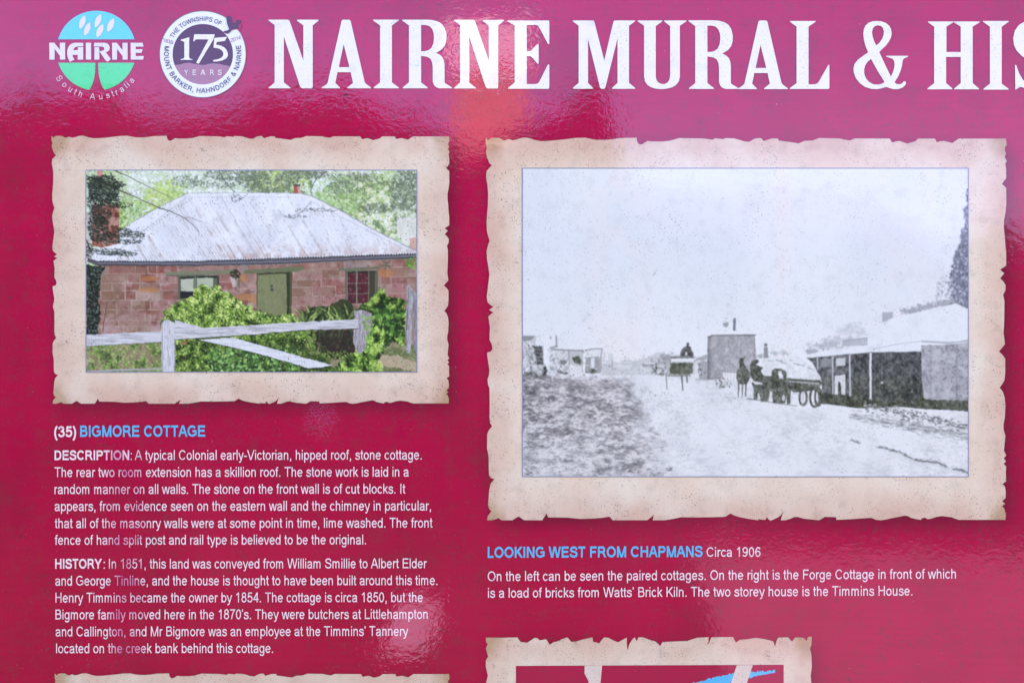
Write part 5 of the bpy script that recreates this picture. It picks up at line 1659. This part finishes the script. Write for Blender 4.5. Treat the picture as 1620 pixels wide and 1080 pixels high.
    p.fill(ZW([(545, 790), (640, 815), (632, 832), (560, 830)]), (216, 216, 228))
    p.fill(ZW([(885, 790), (1175, 812), (1168, 828), (890, 806)]), (182, 182, 190))
    for (cx, cy, a_, b_) in ((712, 945, 12, 40), (835, 955, 16, 32), (598, 930, 10, 30), (915, 965, 10, 40), (945, 920, 30, 12)):
        p.dab(1100 + cx / 6, 470 + cy / 6, a_ / 6, b_ / 6, 0.1, (216, 216, 228), 0.9)
    for m_, n_, sd in ((lead, 90, 330), (team, 620, 331)):
        p.leaves(m_ & (p.a[..., 0] < 130), n_, 1.3, [(62, 66, 62), (90, 93, 90), (112, 114, 114), (134, 135, 140)], sd, 0.6)
    p.leaves(load_m & (p.Y < 600) & (p.a[..., 0] > 190), 160, 2.2, [(214, 215, 226), (236, 237, 247), (200, 200, 210)], 321, 0.5)
    for (cx, cy, rx, ry, w_) in ((1022, 950, 34, 72, 3.4), (1132, 950, 44, 88, 3.6), (1165, 945, 30, 84, 3.0)):
        cx, cy, rx, ry = 1100 + cx / 6, 470 + cy / 6, rx / 6, ry / 6
        for q in range(40):
            a0_, a1_ = q / 40 * 6.283, (q + 1) / 40 * 6.283
            p.line([(cx + rx * math.cos(a0_), cy + ry * math.sin(a0_)), (cx + rx * math.cos(a1_), cy + ry * math.sin(a1_))], w_, (84, 86, 84), region=S_WAGON)
        p.line([(cx, cy - ry), (cx, cy + ry)], 1.0, (120, 120, 122), alpha=0.7)
    p.line(ZW([(1180, 830), (1220, 740), (1235, 720)]), 2.4, (100, 102, 102))
    p.line(ZW([(490, 962), (600, 975), (760, 1005), (960, 1030)]), 2.0, (104, 106, 104), 1.2, alpha=0.9)
    p.dab(1211, 545.5, 2.6, 3.0, 0, (104, 104, 110), 0.95)
    p.fill(ragged([(1208, 549), (1214, 549), (1215.5, 566), (1208, 566)], 0.4, 53), (132, 132, 140), 0.95, region=S_WAGON)
    for q in range(60):
        p.dab(rg.uniform(1298, 1316), rg.uniform(592, 622), 1.6, 1.2, rg.rand() * 3, G(rg.choice([90, 130, 180, 214, 226])), 0.8)
    p.soft(1222, 558, 10, 4, (180, 180, 192), 308, 0.7)
    p.soft(1240, 558, 9, 5, (186, 186, 198), 309, 0.7)
    p.soft(1202, 562, 11, 4, (150, 150, 160), 310, 0.8)
    # trees behind the right-hand house
    for (cx, cy, rx, ry, v, al) in ((1308, 547, 30, 8, 172, 0.7), (1345, 524, 28, 8, 196, 0.6), (1286, 556, 14, 5, 160, 0.8), (1325, 538, 24, 8, 184, 0.6), (1350, 514, 14, 5, 200, 0.5)):
        p.soft(cx, cy, rx, ry, (v, v + 2, v + 16), int(cx + cy), al, 3.5)
    tr = ragged([(1532, 296), (1528, 306), (1530, 322), (1524, 332), (1527, 352), (1520, 372), (1517, 392), (1508, 404), (1507, 425), (1500, 438), (1502, 458), (1508, 478), (1494, 488), (1532, 500)], 2.4, 54)
    m = p.fill(tr, (124, 126, 150), region=S_TREE)
    p.leaves(m, 700, 2.4, [(88, 90, 112), (116, 118, 142), (148, 150, 174), (104, 106, 130), (198, 202, 222)], 310, 0.7)
    m = ((p.X - 1500) / 22) ** 2 + ((p.Y - 462) / 26) ** 2 < 1
    p.leaves(m & (p.X + p.Y * 0.5 > 1700), 240, 1.9, [(140, 142, 166), (168, 170, 192), (196, 200, 218), (218, 222, 238)], 311, 0.6)
    for q in range(7):
        p.soft(1432 + q * 12, 493 - q * 2.6, 10, 6, (158, 160, 176), 312 + q, 0.8, 3.0)
    p.fill([(1395, 495), (1413, 493), (1413, 502), (1396, 510)], (170, 172, 188), 0.9)
    # white roof, verandah and stone end wall of the right-hand house
    roof = [(1356, 550), (1372, 535), (1398, 512), (1440, 496), (1512, 480), (1532, 489), (1532, 545), (1458, 540), (1458, 556), (1380, 556), (1276, 566), (1274, 561), (1320, 552)]
    mr = p.fill(roof, (231, 234, 249), region=S_ROOF)
    p.fill(mr, (214, 216, 232), n01(N(24, 64, 3), 0.5, 0.75) * 0.4)
    p.fill([(1334, 540), (1372, 534), (1372, 546), (1330, 548)], (176, 178, 194), 0.8, region=S_ROOF)
    p.line([(1334, 539), (1372, 534)], 1.2, G(130))
    p.line([(1380, 552), (1420, 544), (1458, 539), (1500, 541), (1532, 540)], 1.1, (168, 170, 190))
    p.line([(1458, 540), (1500, 543), (1532, 538)], 1.8, (138, 140, 154), alpha=0.8)
    # shade under the verandah
    mh = p.fill([(1276, 566), (1320, 563), (1380, 557), (1458, 556), (1460, 600), (1462, 640), (1400, 645), (1300, 638), (1300, 600), (1284, 572)], (78, 80, 88), region=S_HOUSE)
    p.fill(mh & (p.Y > 596), (70, 74, 66), 0.7)
    p.leaves(mh, 700, 2.2, [(64, 66, 72), (84, 86, 94), (104, 106, 114), (74, 78, 72)], 322, 0.5)
    p.fill(mh, (48, 50, 58), n01(vnoise(p.h, p.w, 40, 65, 3, 0.25), 0.4, 0.7) * 0.5)
    p.fill(mh & (p.X < 1345), (128, 128, 138), n01(N(6, 66, 3), 0.4, 0.6) * 0.55)
    p.fill([(1300, 567), (1318, 566), (1318, 580), (1298, 580)], (170, 172, 184), 0.6)
    p.fill([(1322, 567), (1337, 566), (1337, 578), (1322, 579)], (222, 224, 236), 0.85)
    p.fill([(1320, 594), (1337, 592), (1337, 623), (1331, 624), (1330, 606), (1326, 602), (1325, 632), (1320, 632)], (226, 227, 238), 0.95)
    for (x, y0_, y1_, w_, c) in ((1293, 566, 584, 2, (200, 202, 214)), (1317, 564, 632, 2.6, (196, 198, 210)), (1344, 561, 628, 3.0, (200, 202, 214)), (1376.5, 559, 638, 3.8, (226, 228, 240))):
        p.line([(x, y0_), (x + 0.6, y1_)], w_, c)
    p.line([(1380, 560), (1380, 636)], 1.2, (52, 54, 56))
    p.line([(1395, 568), (1395, 600)], 1.2, (150, 152, 160), alpha=0.8)
    p.dab(1395, 605, 2, 2.2, 0, (222, 222, 230), 0.9)
    p.dab(1442, 619, 1.4, 1.4, 0, (200, 200, 208), 0.8)
    # eave light
    p.line([(1274, 563.5), (1320, 558.5), (1380, 554), (1456, 553.5)], 3.2, (230, 232, 246))
    p.line([(1276, 566.5), (1320, 562.5), (1380, 557.4), (1456, 557)], 1.2, (108, 110, 120))
    ms = p.fill([(1457, 546), (1500, 545), (1532, 541), (1532, 650), (1462, 636), (1458, 600)], (172, 172, 186), region=S_WALL)
    p.fill(ms, (104, 106, 118), n01(N(2.6, 67, 2), 0.52, 0.7) * 0.6)
    p.fill(ms, (204, 204, 216), n01(N(9, 68, 4), 0.45, 0.7) * 0.6)
    p.fill(ms, (84, 86, 96), (np.clip(1 - abs(p.X - 1513) / 3, 0, 1) + np.clip(1 - abs(p.X - 1472) / 2.4, 0, 1)) * 0.3)
    p.fill(ragged([(1440, 630), (1475, 632), (1532, 634), (1532, 651), (1460, 645)], 1, 55), (58, 62, 52), 0.85)
    # kerb of earth, ruts and shadow lines on the road
    p.fill([(1296, 620), (1400, 634), (1462, 640), (1500, 648), (1466, 647), (1410, 642), (1366, 646), (1300, 638)], (62, 66, 58), 0.9, region=S_ROAD)
    for q in range(300):
        t_ = rg.rand()
        x = 1366 + t_ * 166
        y_ = 640 + t_ * 36 + rg.normal(0, 2.6 + 2.5 * (1 - t_))
        p.dab(x, y_, rg.uniform(1, 3.2), rg.uniform(0.7, 1.6), 0.2, G(rg.choice([74, 100, 130, 200])), 0.7)
    for q in range(460):
        t_ = rg.rand() ** 0.8
        x = 1340 + t_ * 192
        y_ = 656 + t_ * 34 + rg.normal(0, 3 + 4 * t_)
        p.line([(x, y_), (x + rg.uniform(3, 12), y_ + rg.uniform(0, 2.6))], rg.uniform(0.8, 1.8), G(rg.choice([84, 110, 140, 165])), 0.6, alpha=0.55)
    for pts in (((1345, 695), (1352, 697), (1358, 700)), ((1388, 706), (1405, 710), (1420, 714), (1434, 721)), ((1438, 723), (1452, 728), (1478, 730)), ((1480, 730), (1496, 738)), ((1508, 741), (1520, 743), (1532, 748))):
        for (ax, ay), (bx, by) in zip(pts[:-1], pts[1:]):
            for q in range(int((bx - ax) * 1.6)):
                t_ = rg.rand()
                p.line([(ax + (bx - ax) * t_ + rg.normal(0, 1.5), ay + (by - ay) * t_ + rg.normal(0, 1.3)), (ax + (bx - ax) * t_ + rg.uniform(2, 7), ay + (by - ay) * t_ + rg.uniform(0.4, 2.4))], rg.uniform(0.7, 2.2), G(rg.choice([76, 96, 130])), 0.6, alpha=rg.uniform(0.3, 0.8))
    for q in range(420):
        t_ = rg.rand()
        k_ = rg.choice([0, 1, 2])
        x = 1070 + 60 * k_ + t_ * (120 + 90 * k_) + rg.normal(0, 8)
        y_ = 625 + t_ ** 1.3 * 125 + rg.normal(0, 4)
        p.line([(x, y_), (x + rg.uniform(3, 12), y_ + rg.uniform(2, 7))], rg.uniform(0.8, 2.4), G(rg.choice([196, 206, 214])), 0.6, alpha=0.35)
    for q in range(120):
        x, y_ = rg.uniform(1440, 1532), rg.uniform(690, 715)
        p.line([(x, y_), (x + 5, y_ + 1)], 0.8, G(170), alpha=0.4)
    p.blur(n=4)
    # thin faded print: lifted blacks, nearly neutral
    d_ = np.clip((150 - p.a[..., 0]) / 60, 0, 1) * (p.Y > 500)
    tex = (vnoise(p.h, p.w, 9, 401, 3, 0.8, 0.7) - 0.46) * 105 + (vnoise(p.h, p.w, 22, 402, 2) - 0.5) * 50
    p.a += (d_ * tex)[..., None]
    m_ = (1 - d_) * (p.Y > 596) * n01(p.X, 900, 1100)
    p.a -= (m_ * n01(vnoise(p.h, p.w, 6, 403, 3, 2.5) * 0.5 + vnoise(p.h, p.w, 50, 404, 3, 2.0) * 0.5, 0.5, 0.68) * 15)[..., None]
    p.a = 255 - (255 - p.a) * 0.94
    p.a = p.a - np.array([2.0, 3.5, 10.0]) * np.clip(p.a[..., 1:2] / 225.0, 0, 1)
    # film grain
    p.a += (np.random.RandomState(9).rand(p.h, p.w, 1) - 0.5) * 8
    return p.finish(0.5, 940)


def photo_part(label, colreg, x0, y0, names, mat, outline):
    root = node_empty('printed_photograph', sign, label)
    col, reg = colreg
    h, w = reg.shape
    ms = grid_meshes('picture', x0 + np.arange(w) * 1.0 + 0.5, y0 + np.arange(h) * 1.0 + 0.5, col, LAYER['photo'], reg)
    for r, me in ms.items():
        nm, lb = names[r]
        o = link(nm, me, mat, root)
        if lb:
            o['label'] = lb
    X0, Y0, X1, Y1 = outline
    t = 0.62
    link('outline', holed_mesh([(X0 - t, Y0 - t), (X1 + t, Y0 - t), (X1 + t, Y1 + t), (X0 - t, Y1 + t)], [[(X0 + t, Y0 + t), (X1 - t, Y0 + t), (X1 - t, Y1 - t), (X0 + t, Y1 - t)]], LAYER['line']), M_SKYLINE, root)


photo_part('colour photograph of a stone cottage with a pale iron roof', paint_cottage(), 136, 269,
           [('trees', None), ('roof', None), ('gutter', None), ('stone_wall', None), ('door', None), ('window', 'green framed window half hidden by the bush'), ('shrubbery', None),
            ('fence_rail', None), ('chimney', 'brick chimney behind dark conifer twigs'), ('garden', None), ('window', 'window with dark red curtains'), ('chimney', 'small far red chimney'), ('fence_post', 'pale near fence post'), ('fence_post', 'weathered post wrapped in creeper'), ('wooden_stake', None), ('grass', None)],
           M_PHOTO, (136.5, 269.5, 659.5, 588.5))
photo_part('black and white photograph of a village street with a laden wagon', paint_street(), 826, 266,
           [('sky', None), ('road', None), ('rough_bank', None), ('two_storey_house', None), ('horse_wagon', None), ('cart', None), ('verandah', None), ('roof', None), ('cottages', None), ('tree', None), ('stone_wall', None)],
           M_PHOTO_BW, (826.5, 266.5, 1531.3, 753.5))

# ------------------------------------------------------------------ ground, and unseen scenery added for the sign to mirror
def box(name, x0, x1, y0, y1, z0, z1, mat, parent=None):
    bm = bmesh.new()
    bmesh.ops.create_cube(bm, size=1, matrix=Matrix.Translation(((x0 + x1) / 2, (y0 + y1) / 2, (z0 + z1) / 2)) @ Matrix.Diagonal((x1 - x0, y1 - y0, z1 - z0, 1)))
    me = bpy.data.meshes.new(name)
    bm.to_mesh(me)
    bm.free()
    return link(name, me, mat, parent)


bm = bmesh.new()
bmesh.ops.create_grid(bm, x_segments=1, y_segments=1, size=200)
me = bpy.data.meshes.new('ground')
bm.to_mesh(me)
bm.free()
ground = link('ground', me, plain('dry_grass', (0.022, 0.032, 0.014), 0.9, (0.04, 0.045, 0.02), 3.0, 0.0))
ground['kind'] = 'structure'


def tag(o, label, cat):
    o['label'] = label
    o['category'] = cat
    return o


# added unseen across the lane, to be mirrored: clipped greenery before a rendered cottage
M_HEDGE = plain('hedge_leaves', (0.012, 0.020, 0.010), 0.9, (0.022, 0.034, 0.014), 20.0, 0.0)


def hedge_height(x):
    if x < 0.75:
        return 3.22 - 0.3 * math.exp(-((x + 0.15) / 0.5) ** 4) + 0.10 * math.sin(x * 3.1) + 0.05 * math.sin(x * 9.7 + 1)
    if x < 2.6:
        return 3.22 + (2.1 - 3.22) * min(1, (x - 0.75) / 0.35) + 0.06 * math.sin(x * 6)
    return 2.1 + 0.08 * math.sin(x * 2.3) + 0.05 * math.sin(x * 7.1)


def build_hedge():
    rg = random.Random(21)
    V, F = [], []
    xs = [-8 + i * 0.15 for i in range(115)]
    for x in xs:
        h = hedge_height(x)
        for (y, z) in ((-8.6, 0), (-8.55, h * 0.5), (-8.6, h - 0.12), (-8.75, h), (-9.2, h), (-9.4, h - 0.12), (-9.4, 0)):
            V.append((x, y + rg.uniform(-0.05, 0.05), z + rg.uniform(-0.04, 0.04) * (z > 0)))
    for i in range(len(xs) - 1):
        for j in range(6):
            a = i * 7 + j
            F.append((a, a + 7, a + 8, a + 1))
    me = bpy.data.meshes.new('added_hedge')
    me.from_pydata(V, [], F)
    root = tag(bpy.data.objects.new('added_hedge', None), 'dark clipped greenery across the lane, added unseen for the sign to mirror', 'added_hedge')
    root.location = (0, -9, 0)
    C.objects.link(root)
    o = link('branches', me, M_HEDGE, root)
    o.location = (0, 9, 0)
    V, F = [], []
    for q in range(9000):
        x = rg.uniform(-8, 9.2)
        h = hedge_height(x)
        if rg.random() < 0.6:
            y, z = -8.6 + rg.uniform(-0.05, 0.12), rg.uniform(0.3, h)
        else:
            y, z = rg.uniform(-9.3, -8.6), h + rg.uniform(-0.03, 0.16)
        s = rg.uniform(0.02, 0.05)
        u = Vector((rg.uniform(-1, 1), rg.uniform(-1, 1), rg.uniform(-1, 1))).normalized() * s
        w = Vector((rg.uniform(-1, 1), rg.uniform(-1, 1), rg.uniform(-1, 1))).normalized() * s * 0.6
        c = Vector((x, y, z))
        n = len(V)
        V += [tuple(c - u), tuple(c + w), tuple(c + u), tuple(c - w)]
        F.append((n, n + 1, n + 2, n + 3))
    me = bpy.data.meshes.new('foliage')
    me.from_pydata(V, [], F)
    o = link('foliage', me, M_HEDGE, root)
    o.location = (0, 9, 0)
    o['kind'] = 'stuff'


build_hedge()
house = tag(bpy.data.objects.new('cottage', None), 'rendered cottage added unseen, its white-capped chimney placed to mirror as glare in the sign', 'cottage')
house.location = (0, -11.5, 0)
C.objects.link(house)
M_REND = plain('terracotta_render', (0.50, 0.29, 0.17), 0.85, (0.58, 0.35, 0.21), 6.0)
M_LIME = plain('white_limewash', (0.82, 0.80, 0.76), 0.8, (0.9, 0.88, 0.84), 6.0)
M_TIN = plain('dark_iron_roof', (0.05, 0.04, 0.04), 0.6, (0.08, 0.06, 0.055), 2.0)
yy = 11.5
for nm, b_, mt in (('wall', (-3.2, 3.4, -13.5, -10.2, 0, 2.4), M_REND), ('chimney', (-0.54, 0.12, -11.0, -10.3, 2.3, 3.84), M_REND), ('added_chimney_cap', (-0.58, 0.16, -11.06, -10.24, 3.84, 4.30), M_LIME)):  # chimney and white cap are added as the source of the mirrored glare
    o = box(nm, *b_, mt, house)
    o.location = (0, yy, 0)
me = bpy.data.meshes.new('roof')
me.from_pydata([(-3.4, -10.0, 2.35), (3.6, -10.0, 2.35), (3.6, -13.7, 2.35), (-3.4, -13.7, 2.35), (-3.4, -11.8, 3.0), (3.6, -11.8, 3.0)], [], [(0, 1, 5, 4), (2, 3, 4, 5), (1, 2, 5), (3, 0, 4), (3, 2, 1, 0)])
o = link('roof', me, M_TIN, house)
o.location = (0, yy, 0)

# added pale patches for the sign to mirror: gravel lane right, paving slab left
M_SLAB = plain('bleached_concrete', (0.36, 0.35, 0.34), 0.8, (0.50, 0.48, 0.47), 12.0)
M_LANE = plain('pale_gravel', (0.15, 0.11, 0.10), 0.9, (0.21, 0.16, 0.14), 30.0)
me = bpy.data.meshes.new('lane')
me.from_pydata([(0.75, -2.0, 0.004), (9, -2.0, 0.004), (9, -7.6, 0.004), (1.2, -7.6, 0.004)], [], [(3, 2, 1, 0)])
o = link('added_gravel_path', me, M_LANE)
o['kind'] = 'structure'
slab = box('added_paving_slab', -0.60, -0.40, -5.9, -4.9, 0.0, 0.04, M_SLAB)
tag(slab, 'pale paving slab added unseen in the grass, to mirror as a glow in the sign', 'paving slab')
